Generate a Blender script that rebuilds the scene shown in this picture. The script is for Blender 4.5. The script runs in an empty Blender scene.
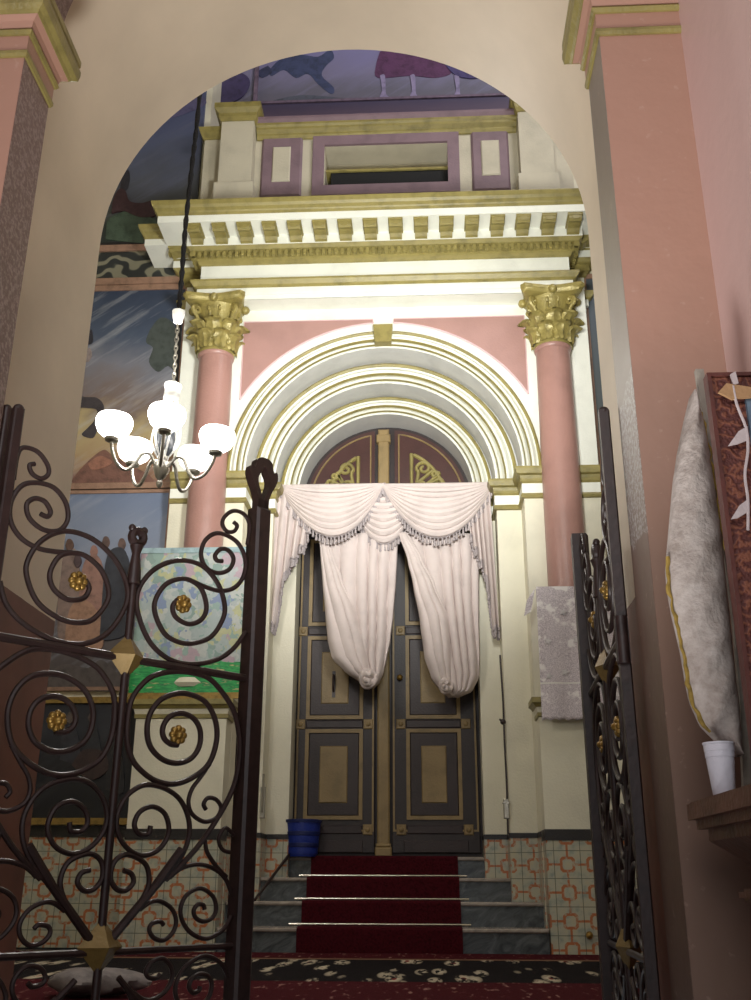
import bpy, math, random
from mathutils import Vector, Matrix
random.seed(7)
PI = math.pi
sc = bpy.context.scene
col = sc.collection

# ------------------------------------------------------------------ camera
FPX, CX, CY = 1007.0, 375.5, 500.0
H = 0.47
def _n(v): return v.normalized()
dv = _n(Vector((430 - CX, 883 - CY, FPX)))
zv = Vector((385 - CX, -2150 - CY, FPX)); zv = _n(zv - dv * zv.dot(dv))
xv = dv.cross(zv)
if xv.x < 0: xv = -xv
xv = _n(xv)
cam = bpy.data.objects.new('camera', bpy.data.cameras.new('camera'))
col.objects.link(cam)
right = Vector((xv.x, dv.x, zv.x)); down = Vector((xv.y, dv.y, zv.y)); fwd = Vector((xv.z, dv.z, zv.z))
m = Matrix.Identity(4)
for i in range(3):
    m[i][0] = right[i]; m[i][1] = -down[i]; m[i][2] = -fwd[i]
m[2][3] = H
cam.matrix_world = m
cam.data.sensor_fit = 'VERTICAL'; cam.data.sensor_height = 36; cam.data.lens = 36 * FPX / 1000
cam.data.clip_start = 0.02
sc.camera = cam
def ray(px, py):
    r = Vector((px - CX, py - CY, FPX))
    return Vector((r.dot(xv), r.dot(dv), r.dot(zv)))
def at(px, py, Y):                       # pixel -> (X, Z) on the upright plane at depth Y
    r = ray(px, py) * (Y / ray(px, py).y)
    return r.x, r.z + H

# ------------------------------------------------------------------ materials
def lin(c): return c / 12.92 if c <= .04045 else ((c + .055) / 1.055) ** 2.4
def rgb(*c): return tuple(lin(v / 255) for v in c) + (1,)
MATS = {}
class NT:
    def __init__(s, name):
        s.m = bpy.data.materials.new(name); s.m.use_nodes = True
        s.t = s.m.node_tree; s.b = s.t.nodes['Principled BSDF']; s.oc = None
    def n(s, typ, **k):
        o = s.t.nodes.new(typ)
        for a, v in k.items(): setattr(o, a, v)
        return o
    def l(s, a, b): s.t.links.new(a, b)
    def coord(s):
        if not s.oc: s.oc = s.n('ShaderNodeTexCoord').outputs['Object']
        return s.oc
    def xyz(s):
        q = s.n('ShaderNodeSeparateXYZ'); s.l(s.coord(), q.inputs[0]); return q.outputs
    def math(s, op, a, b=None, c=None):
        q = s.n('ShaderNodeMath', operation=op)
        for i, v in enumerate((a, b, c)):
            if v is None: continue
            if isinstance(v, (int, float)): q.inputs[i].default_value = v
            else: s.l(v, q.inputs[i])
        return q.outputs[0]
    def noise(s, scale, detail=4, rough=.55, stretch=None, dist=0):
        q = s.n('ShaderNodeTexNoise'); q.inputs['Scale'].default_value = scale
        q.inputs['Detail'].default_value = detail; q.inputs['Roughness'].default_value = rough
        q.inputs['Distortion'].default_value = dist
        if stretch:
            mp = s.n('ShaderNodeMapping'); s.l(s.coord(), mp.inputs[0])
            mp.inputs['Scale'].default_value = stretch[:3]
            if len(stretch) > 3:
                mp.vector_type = 'TEXTURE'; mp.inputs['Rotation'].default_value = (0, -stretch[3], 0)
                mp.inputs['Scale'].default_value = tuple(1 / v for v in stretch[:3])
            s.l(mp.outputs[0], q.inputs[0])
        else: s.l(s.coord(), q.inputs[0])
        return q.outputs[0]
    def ramp(s, fac, stops, interp='LINEAR'):
        q = s.n('ShaderNodeValToRGB'); e = q.color_ramp.elements; q.color_ramp.interpolation = interp
        while len(e) < len(stops): e.new(.5)
        for el, (p, c) in zip(e, stops): el.position = p; el.color = c
        s.l(fac, q.inputs[0]); return q.outputs[0]
    def mix(s, fac, a, b, bt='MIX'):
        q = s.n('ShaderNodeMix', data_type='RGBA', blend_type=bt)
        for i, v in ((0, fac), (6, a), (7, b)):
            if isinstance(v, (int, float)): q.inputs[i].default_value = v
            elif isinstance(v, tuple): q.inputs[i].default_value = v
            else: s.l(v, q.inputs[i])
        return q.outputs[2]
    def col(s, c): 
        if isinstance(c, tuple): s.b.inputs['Base Color'].default_value = c
        else: s.l(c, s.b.inputs['Base Color'])
    def fin(s, rough=.6, metal=0, bump=None, bs=.2, spec=None):
        s.b.inputs['Roughness'].default_value = rough; s.b.inputs['Metallic'].default_value = metal
        if spec is not None: s.b.inputs['Specular IOR Level'].default_value = spec
        if bump is not None:
            q = s.n('ShaderNodeBump'); q.inputs['Strength'].default_value = bs; q.inputs['Distance'].default_value = .02
            s.l(bump, q.inputs['Height']); s.l(q.outputs[0], s.b.inputs['Normal'])
        return s.m
def paint(name, c, rough=.55, var=.12, scale=5, metal=0, bs=.15, spec=None, bscale=60):
    t = NT(name); a = rgb(*c)
    d = tuple(v * (1 - var * 2) for v in a[:3]) + (1,); u = tuple(min(1, v * (1 + var)) for v in a[:3]) + (1,)
    t.col(t.ramp(t.noise(scale, 6), [(.3, d), (.5, a), (.75, u)]))
    return t.fin(rough, metal, t.noise(bscale, 3), bs, spec)

M = {}
M['cream'] = paint('cream_wall_paint', (222, 216, 194), .5, .07, 2)
M['white'] = paint('white_moulding_paint', (228, 228, 216), .45, .05, 4)
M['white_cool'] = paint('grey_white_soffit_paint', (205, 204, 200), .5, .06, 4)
M['gold'] = paint('olive_gold_paint', (140, 128, 74), .42, .16, 9, .0, .2)
M['gold_leaf'] = paint('gilded_plaster', (152, 138, 80), .34, .2, 14, .2, .25)
M['pink'] = paint('pink_panel_paint', (168, 130, 122), .5, .06, 3)
M['pinkcol'] = paint('pink_column_paint', (164, 124, 114), .35, .07, 3)
M['attic'] = paint('attic_grey_paint', (188, 180, 160), .6, .08, 3)
M['maroon_panel'] = paint('dusty_maroon_panel_paint', (124, 102, 110), .6, .1, 5)
M['black'] = paint('black_skirting_paint', (34, 30, 30), .4, .1, 5)
M['slot'] = paint('dark_slot', (10, 10, 12), .8, 0, 5)
M['iron'] = paint('dark_brown_iron_paint', (44, 29, 27), .42, .2, 30, 0, .06)
M['iron_b'] = paint('worn_black_iron_paint', (40, 32, 32), .4, .3, 40, .2, .35)
M['brass'] = paint('aged_brass', (150, 118, 56), .35, .2, 20, .6)
M['brassdull'] = paint('dull_brass_plate', (126, 102, 54), .5, .15, 12, .3)
M['doorwood'] = paint('dark_purple_brown_door_paint', (46, 33, 33), .5, .14, 8)
M['doordark'] = paint('black_brown_door_paint', (40, 30, 30), .5, .14, 8)
M['doorgold'] = paint('tan_gold_door_line', (134, 112, 72), .5, .12, 10)
M['doorpanel'] = paint('ochre_door_panel', (140, 118, 78), .5, .12, 7)
M['transom'] = paint('maroon_transom_paint', (66, 36, 32), .42, .1, 8)
M['carpet'] = paint('dark_red_runner_pile', (66, 15, 23), .95, .25, 60, 0, .5, .1)
M['steel'] = paint('polished_stair_rod', (190, 185, 170), .25, .05, 8, .9)
M['bucket'] = paint('blue_plastic', (28, 48, 132), .35, .06, 6)
M['bucket2'] = paint('dark_blue_plastic', (18, 30, 84), .4, .06, 6)
M['plastic'] = paint('white_cup_plastic', (214, 212, 222), .3, .03, 6)
M['chrome'] = paint('brushed_nickel', (170, 166, 156), .3, .05, 10, .8)
M['whitemetal'] = paint('white_enamel_metal', (236, 236, 232), .35, .03, 6)
M['cablesleeve'] = paint('black_cable_sleeve', (22, 20, 24), .8, .2, 40, 0, .4)
M['cloth'] = paint('cream_curtain_cloth', (206, 192, 187), .8, .05, 6, 0, .12, .2, 160)
M['fringe'] = paint('grey_beige_fringe', (168, 158, 158), .85, .15, 60, 0, .4, .2)
M['wood'] = paint('brown_varnished_wood', (100, 64, 50), .4, .2, 9)
M['goldframe'] = paint('old_gilt_frame', (150, 122, 62), .42, .2, 20, .4)
M['pinkframe'] = paint('pinkish_band_paint', (146, 114, 94), .55, .15, 12)
M['ceil'] = paint('dim_ceiling_plaster', (120, 110, 104), .8, .06, 2)
M['paper'] = paint('white_paper', (198, 186, 186), .8, .06, 9)
M['tanpaper'] = paint('tan_paper', (176, 138, 98), .8, .06, 9)
M['yfray'] = paint('yellow_frayed_thread', (150, 124, 58), .9, .25, 60)

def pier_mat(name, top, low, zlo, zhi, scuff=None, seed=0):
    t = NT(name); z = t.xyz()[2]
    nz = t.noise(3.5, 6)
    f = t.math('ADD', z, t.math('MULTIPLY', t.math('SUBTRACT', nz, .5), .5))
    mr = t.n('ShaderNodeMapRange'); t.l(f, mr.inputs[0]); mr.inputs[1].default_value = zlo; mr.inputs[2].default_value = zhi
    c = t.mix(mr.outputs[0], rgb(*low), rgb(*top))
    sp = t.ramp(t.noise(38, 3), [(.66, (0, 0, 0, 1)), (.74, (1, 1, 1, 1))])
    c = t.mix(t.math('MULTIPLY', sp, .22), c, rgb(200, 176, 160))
    if scuff:
        z0, z1, amt, cc = scuff
        b = t.math('MULTIPLY', t.math('GREATER_THAN', f, z0), t.math('LESS_THAN', f, z1))
        s2 = t.ramp(t.noise(75, 5, .7), [(.46, (0, 0, 0, 1)), (.6, (1, 1, 1, 1))])
        c = t.mix(t.math('MULTIPLY', t.math('MULTIPLY', b, s2), amt), c, rgb(*cc))
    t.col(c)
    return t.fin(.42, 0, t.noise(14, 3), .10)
M['pier'] = pier_mat('pink_over_brown_pier_paint_with_shade', (170, 130, 112), (128, 102, 88), 1.15, 1.9)  # brown lower paint; the light's dimming downward is mixed into the colour too
M['reveal_l'] = pier_mat('scratched_brown_reveal_paint', (112, 84, 80), (92, 66, 58), 1.6, 2.6, (1.5, 3.2, .35, (190, 170, 165)))
M['reveal_r'] = pier_mat('worn_grey_brown_reveal_paint', (136, 124, 112), (100, 76, 64), 1.25, 1.7, (1.27, 1.64, .5, (196, 198, 198)))
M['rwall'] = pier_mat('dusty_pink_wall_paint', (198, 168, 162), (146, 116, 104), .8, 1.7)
def dado_mat(name, lo, hi, zc):
    t = NT(name); z = t.xyz()[2]
    f = t.math('GREATER_THAN', t.math('ADD', z, t.math('MULTIPLY', t.noise(9, 3), .012)), zc)
    t.col(t.mix(f, t.ramp(t.noise(4, 5), [(.3, rgb(*[v * .8 for v in lo])), (.7, rgb(*lo))]),
                t.ramp(t.noise(2.5, 5), [(.3, rgb(*[v * .94 for v in hi])), (.7, rgb(*hi))])))
    return t.fin(.5, 0, t.noise(8, 2), .05)
M['passage'] = dado_mat('cream_passage_paint_with_brown_dado', (128, 78, 64), (224, 208, 184), 1.33)

def tile_mat(name, axis):
    t = NT(name); X = t.xyz()
    u = t.math('DIVIDE', X[axis], .19); v = t.math('DIVIDE', X[2], .19)
    fu = t.math('ABSOLUTE', t.math('SUBTRACT', t.math('FRACT', t.math('ADD', u, 40.25)), .5))
    fv = t.math('ABSOLUTE', t.math('SUBTRACT', t.math('FRACT', t.math('ADD', v, 40.35)), .5))
    mx = t.math('MAXIMUM', t.math('MAXIMUM', fu, fv), t.math('MULTIPLY', t.math('ADD', fu, fv), .60))
    mn = t.math('MINIMUM', fu, fv)
    ring = t.math('LESS_THAN', t.math('ABSOLUTE', t.math('SUBTRACT', mx, .235)), .05)
    bar = t.math('MULTIPLY', t.math('LESS_THAN', mn, .042), t.math('GREATER_THAN', mx, .235))
    f = t.math('MAXIMUM', ring, bar)
    brk = t.ramp(t.noise(30, 3), [(.34, (.15, .15, .15, 1)), (.5, (1, 1, 1, 1))])
    g1 = t.math('GREATER_THAN', fu, .485); g2 = t.math('GREATER_THAN', fv, .485)
    bg = t.ramp(t.noise(16, 5), [(.3, rgb(142, 150, 142)), (.5, rgb(178, 176, 156)), (.7, rgb(186, 178, 150))])
    c = t.mix(t.math('MULTIPLY', f, brk), bg, rgb(176, 104, 62))
    c = t.mix(t.math('MULTIPLY', t.math('MAXIMUM', g1, g2), .75), c, rgb(66, 72, 66))
    t.col(c); return t.fin(.3)
M['tile_x'] = tile_mat('orange_link_pattern_tile', 0)
M['tile_y'] = tile_mat('orange_link_pattern_tile_side', 1)

def marble(name, a, b):
    t = NT(name)
    t.col(t.ramp(t.noise(5, 8, .65, (1, 1, 2.2, .5), 1.5), [(.32, rgb(*a)), (.5, rgb(*[(p + q) / 2 for p, q in zip(a, b)])), (.68, rgb(*b))]))
    return t.fin(.25)
M['marble'] = marble('grey_veined_marble', (52, 56, 60), (104, 108, 110))
M['tread'] = marble('pale_stone_tread', (128, 118, 110), (172, 160, 148))
def rug_mat(name):
    t = NT(name); X = t.xyz()
    vo = t.n('ShaderNodeTexVoronoi'); vo.inputs['Scale'].default_value = 8
    mp = t.n('ShaderNodeMapping'); mp.inputs['Scale'].default_value = (1, .2, 1); t.l(t.coord(), mp.inputs[0]); t.l(mp.outputs[0], vo.inputs[0])
    fl = t.ramp(vo.outputs['Distance'], [(.10, rgb(120, 40, 40)), (.16, rgb(196, 184, 160)), (.34, rgb(150, 138, 120)), (.40, rgb(24, 20, 22))])
    fl2 = t.ramp(t.noise(26, 4, .6, (1, .2, 1)), [(.50, (0, 0, 0, 1)), (.56, (1, 1, 1, 1))])
    dark = t.mix(fl2, fl, rgb(26, 22, 24))
    red = t.ramp(t.noise(24, 4, .6, (1, .25, 1)), [(.5, rgb(66, 14, 22)), (.6, rgb(70, 16, 24)), (.68, rgb(140, 104, 96))])
    y = X[1]
    isb = t.math('MULTIPLY', t.math('GREATER_THAN', y, 5.6), t.math('LESS_THAN', y, 7.2))
    c = t.mix(isb, red, dark)
    edge = t.math('GREATER_THAN', t.math('ABSOLUTE', t.math('SUBTRACT', y, 7.2)), .05)
    c = t.mix(edge, rgb(120, 90, 70), c)
    t.col(c); return t.fin(.95, 0, t.noise(120, 2), .4, .1)
M['rug'] = rug_mat('floral_border_rug_pile')
M['floor'] = marble('dark_stone_floor', (60, 54, 50), (92, 84, 78))
def shade_mat():
    t = NT('glowing_opal_glass'); t.col(rgb(250, 248, 245)); t.fin(.3)
    t.b.inputs['Emission Color'].default_value = (1, .97, .93, 1); t.b.inputs['Emission Strength'].default_value = 5.0
    return t.m
M['shade'] = shade_mat()
def lace_mat():
    t = NT('white_lace_net'); X = t.xyz()
    n1 = t.ramp(t.noise(9, 4), [(.56, (0, 0, 0, 1)), (.62, (1, 1, 1, 1))])
    net = t.noise(150, 1)
    c = t.mix(n1, t.ramp(net, [(.35, rgb(178, 166, 172)), (.65, rgb(222, 212, 214))]), rgb(236, 230, 228))
    band = t.math('LESS_THAN', t.math('ABSOLUTE', t.math('SUBTRACT', X[2], 1.90)), .006)
    c = t.mix(band, c, rgb(226, 222, 216))
    t.col(c); return t.fin(.85, 0, net, .3, .1)
M['lace'] = lace_mat()
def poster_mat():
    t = NT('many_coloured_printed_cloth'); z = t.xyz()[2]
    vo = t.n('ShaderNodeTexVoronoi'); vo.inputs['Scale'].default_value = 15
    mp = t.n('ShaderNodeMapping'); mp.inputs['Scale'].default_value = (1, 1, .7); t.l(t.coord(), mp.inputs[0])
    ad = t.n('ShaderNodeVectorMath', operation='ADD'); t.l(mp.outputs[0], ad.inputs[0])
    nn = t.n('ShaderNodeTexNoise'); nn.inputs['Scale'].default_value = 12; t.l(t.coord(), nn.inputs[0])
    sm = t.n('ShaderNodeVectorMath', operation='SCALE'); t.l(nn.outputs['Color'], sm.inputs[0]); sm.inputs[3].default_value = .18
    t.l(sm.outputs[0], ad.inputs[1]); t.l(ad.outputs[0], vo.inputs[0])
    sx = t.n('ShaderNodeSeparateColor'); t.l(vo.outputs['Color'], sx.inputs[0])
    pal = t.ramp(sx.outputs[0], [(0, rgb(176, 186, 186)), (.2, rgb(110, 128, 184)), (.32, rgb(206, 206, 200)), (.46, rgb(196, 150, 168)), (.58, rgb(204, 198, 128)), (.68, rgb(140, 172, 160)), (.8, rgb(186, 190, 190)), (.9, rgb(122, 152, 140))], 'CONSTANT')
    fade = t.mix(.28, pal, rgb(168, 174, 170))
    fine = t.mix(t.math('MULTIPLY', t.noise(34, 3), .5), fade, rgb(120, 140, 140))
    low = t.ramp(t.noise(9, 3, .5, (1, 1, 5)), [(.38, rgb(20, 132, 70)), (.52, rgb(60, 170, 90)), (.6, rgb(30, 120, 72)), (.7, rgb(200, 196, 130))])
    lowf = t.math('LESS_THAN', t.math('ADD', z, t.math('MULTIPLY', t.noise(7, 2), .08)), 2.13)
    t.col(t.mix(lowf, fine, low)); return t.fin(.6)
M['poster'] = poster_mat()
def sky_mat(name, stops, z0, z1, streak=None, sc_=1.6):
    t = NT(name); z = t.xyz()[2]
    mr = t.n('ShaderNodeMapRange'); mr.inputs[1].default_value = z0; mr.inputs[2].default_value = z1
    nz = t.noise(sc_, 6, .6, (1, 1, 2.2, .6))
    t.l(t.math('ADD', z, t.math('MULTIPLY', t.math('SUBTRACT', nz, .5), (z1 - z0) * .42)), mr.inputs[0])
    c = t.ramp(mr.outputs[0], [(p, rgb(*k)) for p, k in stops])
    if streak:
        s2 = t.ramp(t.noise(3, 5, .6, (.5, 1, 4, .62)), [(.52, (0, 0, 0, 1)), (.74, (1, 1, 1, 1))])
        c = t.mix(t.math('MULTIPLY', s2, .5), c, rgb(*streak))
    t.col(c); return t.fin(.6)
M['mural_battle'] = sky_mat('stormy_sky_mural', [(0, (120, 84, 66)), (.10, (150, 122, 92)), (.28, (166, 148, 108)), (.40, (112, 96, 88)), (.58, (112, 112, 120)), (.8, (70, 80, 98)), (1, (48, 58, 78))], 3.78, 5.8, (168, 168, 170))
M['mural_people'] = sky_mat('grey_blue_sky_mural', [(0, (66, 58, 58)), (.25, (92, 84, 84)), (.45, (120, 118, 128)), (.7, (132, 140, 158)), (1, (110, 122, 146))], 1.96, 3.72, (150, 156, 170))
M['mural_dark'] = sky_mat('very_dark_icon_paint', [(0, (16, 16, 20)), (.5, (28, 28, 34)), (.8, (44, 46, 54)), (1, (36, 36, 44))], .88, 1.86, (58, 58, 64), 6)
M['mural_blue'] = sky_mat('dark_blue_mural', [(0, (44, 50, 46)), (.18, (62, 64, 58)), (.35, (74, 76, 84)), (.6, (78, 84, 108)), (1, (66, 72, 108))], 6.3, 8.4, (92, 94, 112))
M['mural_violet'] = sky_mat('violet_sky_mural', [(0, (104, 100, 116)), (.18, (98, 96, 112)), (.4, (120, 116, 146)), (.7, (124, 120, 164)), (1, (98, 94, 140))], 8.3, 9.6, (128, 126, 160))
M['mural_border'] = sky_mat('violet_border_band', [(0, (66, 58, 78)), (.5, (92, 78, 100)), (1, (70, 64, 92))], 8.1, 8.4)
M['mural_right'] = sky_mat('dark_green_mural', [(0, (92, 80, 66)), (.5, (70, 76, 76)), (1, (84, 92, 104))], 3, 6)
def orn_mat():
    t = NT('scroll_ornament_band')
    w = t.n('ShaderNodeTexWave', wave_type='RINGS'); w.inputs['Scale'].default_value = 3.2; w.inputs['Distortion'].default_value = 9; w.inputs['Detail'].default_value = 1
    w.inputs['Detail Scale'].default_value = 1.4; t.l(t.coord(), w.inputs[0])
    t.col(t.ramp(w.outputs[0], [(.35, rgb(40, 42, 40)), (.55, rgb(62, 62, 56)), (.75, rgb(122, 118, 98))])); return t.fin(.6)
M['ornament'] = orn_mat()
def brocade_mat():
    t = NT('red_brown_brocade')
    w = t.n('ShaderNodeTexWave', wave_type='RINGS'); w.inputs['Scale'].default_value = 16; w.inputs['Distortion'].default_value = 10; w.inputs['Detail Scale'].default_value = 3
    t.l(t.coord(), w.inputs[0])
    t.col(t.ramp(w.outputs[0], [(.3, rgb(88, 44, 38)), (.6, rgb(108, 58, 46)), (.85, rgb(128, 76, 56))])); return t.fin(.7, 0, w.outputs[0], .3)
M['brocade'] = brocade_mat()
def fleece_mat():
    t = NT('grey_white_wool')
    n1 = t.noise(22, 6, .7)
    c = t.ramp(n1, [(.3, rgb(146, 134, 126)), (.5, rgb(178, 167, 160)), (.7, rgb(196, 187, 181))])
    t.col(c); return t.fin(.95, 0, t.noise(40, 5, .6), .4, .1)
M['fleece'] = fleece_mat()
def flat(name, c, rough=.65): 
    k = 'f_' + name
    if k not in M: M[k] = paint(name, c, rough, .2, 14)
    return M[k]

# ------------------------------------------------------------------ mesh helpers
class MB:
    def __init__(s): s.v = []; s.f = []; s.sm = []
    def add(s, vs, fs, smooth=False):
        o = len(s.v); s.v += [tuple(p) for p in vs]; s.f += [tuple(i + o for i in f) for f in fs]; s.sm += [smooth] * len(fs); return s
    def box(s, x0, x1, y0, y1, z0, z1):
        v = [(x, y, z) for z in (z0, z1) for y in (y0, y1) for x in (x0, x1)]
        return s.add(v, [(0, 2, 3, 1), (4, 5, 7, 6), (0, 1, 5, 4), (2, 6, 7, 3), (0, 4, 6, 2), (1, 3, 7, 5)])
    def bevbox(s, x0, x1, y0, y1, z0, z1, b=.006):
        # box with its front (low-y) edges chamfered
        v = [(x0, y1, z0), (x1, y1, z0), (x1, y1, z1), (x0, y1, z1), (x0, y0 + b, z0), (x1, y0 + b, z0), (x1, y0 + b, z1), (x0, y0 + b, z1),
             (x0 + b, y0, z0 + b), (x1 - b, y0, z0 + b), (x1 - b, y0, z1 - b), (x0 + b, y0, z1 - b)]
        return s.add(v, [(0, 3, 2, 1), (0, 1, 5, 4), (1, 2, 6, 5), (2, 3, 7, 6), (3, 0, 4, 7), (4, 5, 9, 8), (5, 6, 10, 9), (6, 7, 11, 10), (7, 4, 8, 11), (8, 9, 10, 11)])
    def grid(s, rows, smooth=True, closed_u=False, flip=False):
        n = len(rows[0]); vs = [p for r in rows for p in r]; fs = []
        for i in range(len(rows) - 1):
            for j in range(n if closed_u else n - 1):
                a, b = i * n + j, i * n + (j + 1) % n
                q = (a, b, b + n, a + n); fs.append(q[::-1] if flip else q)
        return s.add(vs, fs, smooth)
    def lathe(s, prof, c=(0, 0, 0), n=24, a0=0, a1=2 * PI, smooth=True, cap=True):
        full = abs(a1 - a0 - 2 * PI) < 1e-6; k = n if full else n + 1
        rows = [[(c[0] + r * math.cos(a0 + (a1 - a0) * j / n), c[1] + r * math.sin(a0 + (a1 - a0) * j / n), c[2] + z) for j in range(k)] for r, z in prof]
        s.grid(rows, smooth, full)
        if cap and full:
            for i, rev in ((0, True), (-1, False)):
                if prof[i][0] > 1e-5: s.add(rows[i], [tuple(range(k))[::-1] if rev else tuple(range(k))])
        return s
    def tube(s, pts, r, n=8, closed=False, cap=True, flat_=1.0):
        P = [Vector(p) for p in pts]; N = len(P); rows = []
        up = None
        for i, p in enumerate(P):
            if closed: d = (P[(i + 1) % N] - P[i - 1])
            else: d = P[min(i + 1, N - 1)] - P[max(i - 1, 0)]
            if d.length < 1e-9: d = Vector((0, 0, 1))
            d.normalize()
            if up is None:
                up = d.cross(Vector((0, 1, 0)))
                if up.length < .1: up = d.cross(Vector((1, 0, 0)))
            up = (up - d * up.dot(d)).normalized(); w = d.cross(up)
            rr = r[i] if isinstance(r, (list, tuple)) else r
            rows.append([p + up * rr * math.cos(2 * PI * j / n) + w * rr * flat_ * math.sin(2 * PI * j / n) for j in range(n)])
        if closed: rows.append(rows[0])
        s.grid(rows, True, True)
        if cap and not closed:
            s.add(rows[0], [tuple(range(n))[::-1]]); s.add(rows[-1], [tuple(range(n))])
        return s
    def prism(s, poly, y0, y1, smooth=False):       # polygon in XZ, extruded along Y
        n = len(poly); v = [(x, y0, z) for x, z in poly] + [(x, y1, z) for x, z in poly]
        return s.add(v, [tuple(range(n)), tuple(range(n, 2 * n))[::-1]] + [(i, i + n, (i + 1) % n + n, (i + 1) % n) for i in range(n)])
    def sphere(s, c, r, n=14, sq=(1, 1, 1)):
        rows = [[(c[0] + r * sq[0] * math.sin(PI * i / n) * math.cos(2 * PI * j / (2 * n)), c[1] + r * sq[1] * math.sin(PI * i / n) * math.sin(2 * PI * j / (2 * n)), c[2] + r * sq[2] * math.cos(PI * i / n)) for j in range(2 * n)] for i in range(n + 1)]
        return s.grid(rows, True, True)
    def sweep(s, path, prof, smooth=False):          # plan path (x,y); profile (offset to the right of travel, z)
        N = len(path); nor = []
        for i in range(N - 1):
            dx, dy = path[i + 1][0] - path[i][0], path[i + 1][1] - path[i][1]; L = math.hypot(dx, dy); nor.append((dy / L, -dx / L))
        rows = []
        for i, (x, y) in enumerate(path):
            a = nor[max(i - 1, 0)]; b = nor[min(i, N - 2)]
            mx, my = a[0] + b[0], a[1] + b[1]; k = 2 / (mx * mx + my * my)
            rows.append([(x + o * mx * k, y + o * my * k, z) for o, z in prof])
        s.grid(rows, smooth)
        for i, rev in ((0, False), (-1, True)):
            n = len(prof); s.add(rows[i], [tuple(range(n))[::-1] if rev else tuple(range(n))])
        return s
    def arc(s, cx, cz, prof, a0=0, a1=PI, n=64, smooth=True, closed=False):   # profile (radius, y) turned about a horizontal axis
        pr = prof + [prof[0]] if closed else prof
        rows = [[(cx + r * math.cos(a0 + (a1 - a0) * i / n), y, cz + r * math.sin(a0 + (a1 - a0) * i / n)) for r, y in pr] for i in range(n + 1)]
        s.grid(rows, smooth); return s
    def mesh(s, name):
        me = bpy.data.meshes.new(name); me.from_pydata(s.v, [], s.f); me.validate()
        import bmesh
        bm = bmesh.new(); bm.from_mesh(me); bmesh.ops.remove_doubles(bm, verts=bm.verts, dist=1e-6)
        bmesh.ops.recalc_face_normals(bm, faces=bm.faces); bm.to_mesh(me); bm.free()
        anys = any(s.sm)
        if anys:
            for p in me.polygons: p.use_smooth = True
            try: me.set_sharp_from_angle(angle=math.radians(38))
            except Exception: pass
        me.update(); return me
def tag(o, label=None, cat=None, group=None, kind=None):
    if label: o['label'] = label
    if cat: o['category'] = cat
    if group: o['group'] = group
    if kind: o['kind'] = kind
    return o
def empty(name, loc, label, cat, group=None, rot=None):
    o = bpy.data.objects.new(name, None); col.objects.link(o); o.location = loc
    if rot: o.rotation_euler = rot
    o.empty_display_size = .1
    return tag(o, label, cat, group)
def build(mb, name, mat, parent=None, local=False, label=None):
    """mesh in world coordinates (or, with local=True, in its parent's own coordinates)"""
    o = bpy.data.objects.new(name, mb.mesh(name)); col.objects.link(o)
    o.data.materials.append(mat)
    if parent is not None:
        o.parent = parent
        if not local:
            org = Vector(); q = parent
            while q is not None: org += q.location; q = q.parent
            o.location = -org
    if label: o['label'] = label
    return o
def struct(mb, name, mat, parent=None, label=None, cat=None):
    o = build(mb, name, mat, parent)
    if parent is None: tag(o, label, cat, None, 'structure')
    return o
def copy_tree(o, parent=None):
    c = o.copy(); col.objects.link(c)
    if parent is not None: c.parent = parent
    for ch in [q for q in bpy.data.objects if q.parent == o]: copy_tree(ch, c)
    return c
def catmull(pts, k=6):
    P = [Vector(p) for p in pts]; out = []
    for i in range(len(P) - 1):
        p0 = P[max(i - 1, 0)]; p1 = P[i]; p2 = P[i + 1]; p3 = P[min(i + 2, len(P) - 1)]
        for j in range(k):
            t = j / k
            out.append(.5 * ((2 * p1) + (p2 - p0) * t + (2 * p0 - 5 * p1 + 4 * p2 - p3) * t * t + (3 * p1 - p0 - 3 * p2 + p3) * t ** 3))
    out.append(P[-1]); return out

# ------------------------------------------------------------------ sanctuary wall
AX, ZS = -0.352, 3.80                       # door axis, springing height
Y1, Y2, Y3, YD = 8.05, 8.33, 8.60, 8.88     # the three arch orders and the door plane
R1, R2, R3 = 1.20, 0.985, 0.80
WL, WR = -2.20, 1.496
LW = 8.25                                   # plane of the painted side walls

def strip_above_arch(r, y, xl, xr, ztop, zs, cx, n=48):
    b = MB(); xs = [cx + r * math.cos(PI - PI * i / n) for i in range(n + 1)]
    low = [zs + r * math.sin(PI * i / n) for i in range(n + 1)]
    b.grid([[(x, y, z) for x, z in zip(xs, low)], [(x, y, ztop) for x in xs]], False)
    return b
# masonry with the stepped arched recess
b = strip_above_arch(R1, Y1, WL, WR, 5.62, ZS, AX)
for s in (-1, 1):
    e = WL if s < 0 else WR
    b.add([(AX + s * R1, Y1, ZS), (e, Y1, ZS), (e, Y1, 5.62), (AX + s * R1, Y1, 5.62)], [(0, 1, 2, 3)])
    b.add([(e, Y1, ZS), (e, LW, ZS), (e, LW, 5.62), (e, Y1, 5.62)], [(0, 1, 2, 3)])
struct(b, 'wall_back', M['white'], None, 'cream wall above the stepped round arch of the church door', 'wall')
for s, nm in ((-1, 'left'), (1, 'right')):
    e = WL if s < 0 else WR; b = MB()
    def pier(x0, x1, y): b.box(min(x0, x1), max(x0, x1), y, 9.1, 0, ZS)
    pier(AX + s * R1, e, Y1); pier(AX + s * R2, AX + s * R1, Y2); pier(AX + s * R3, AX + s * R2, Y3)
    struct(b, 'wall_jamb_' + nm, M['cream'], None, 'cream stepped jamb on the %s of the tall dark door' % nm, 'wall')
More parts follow.
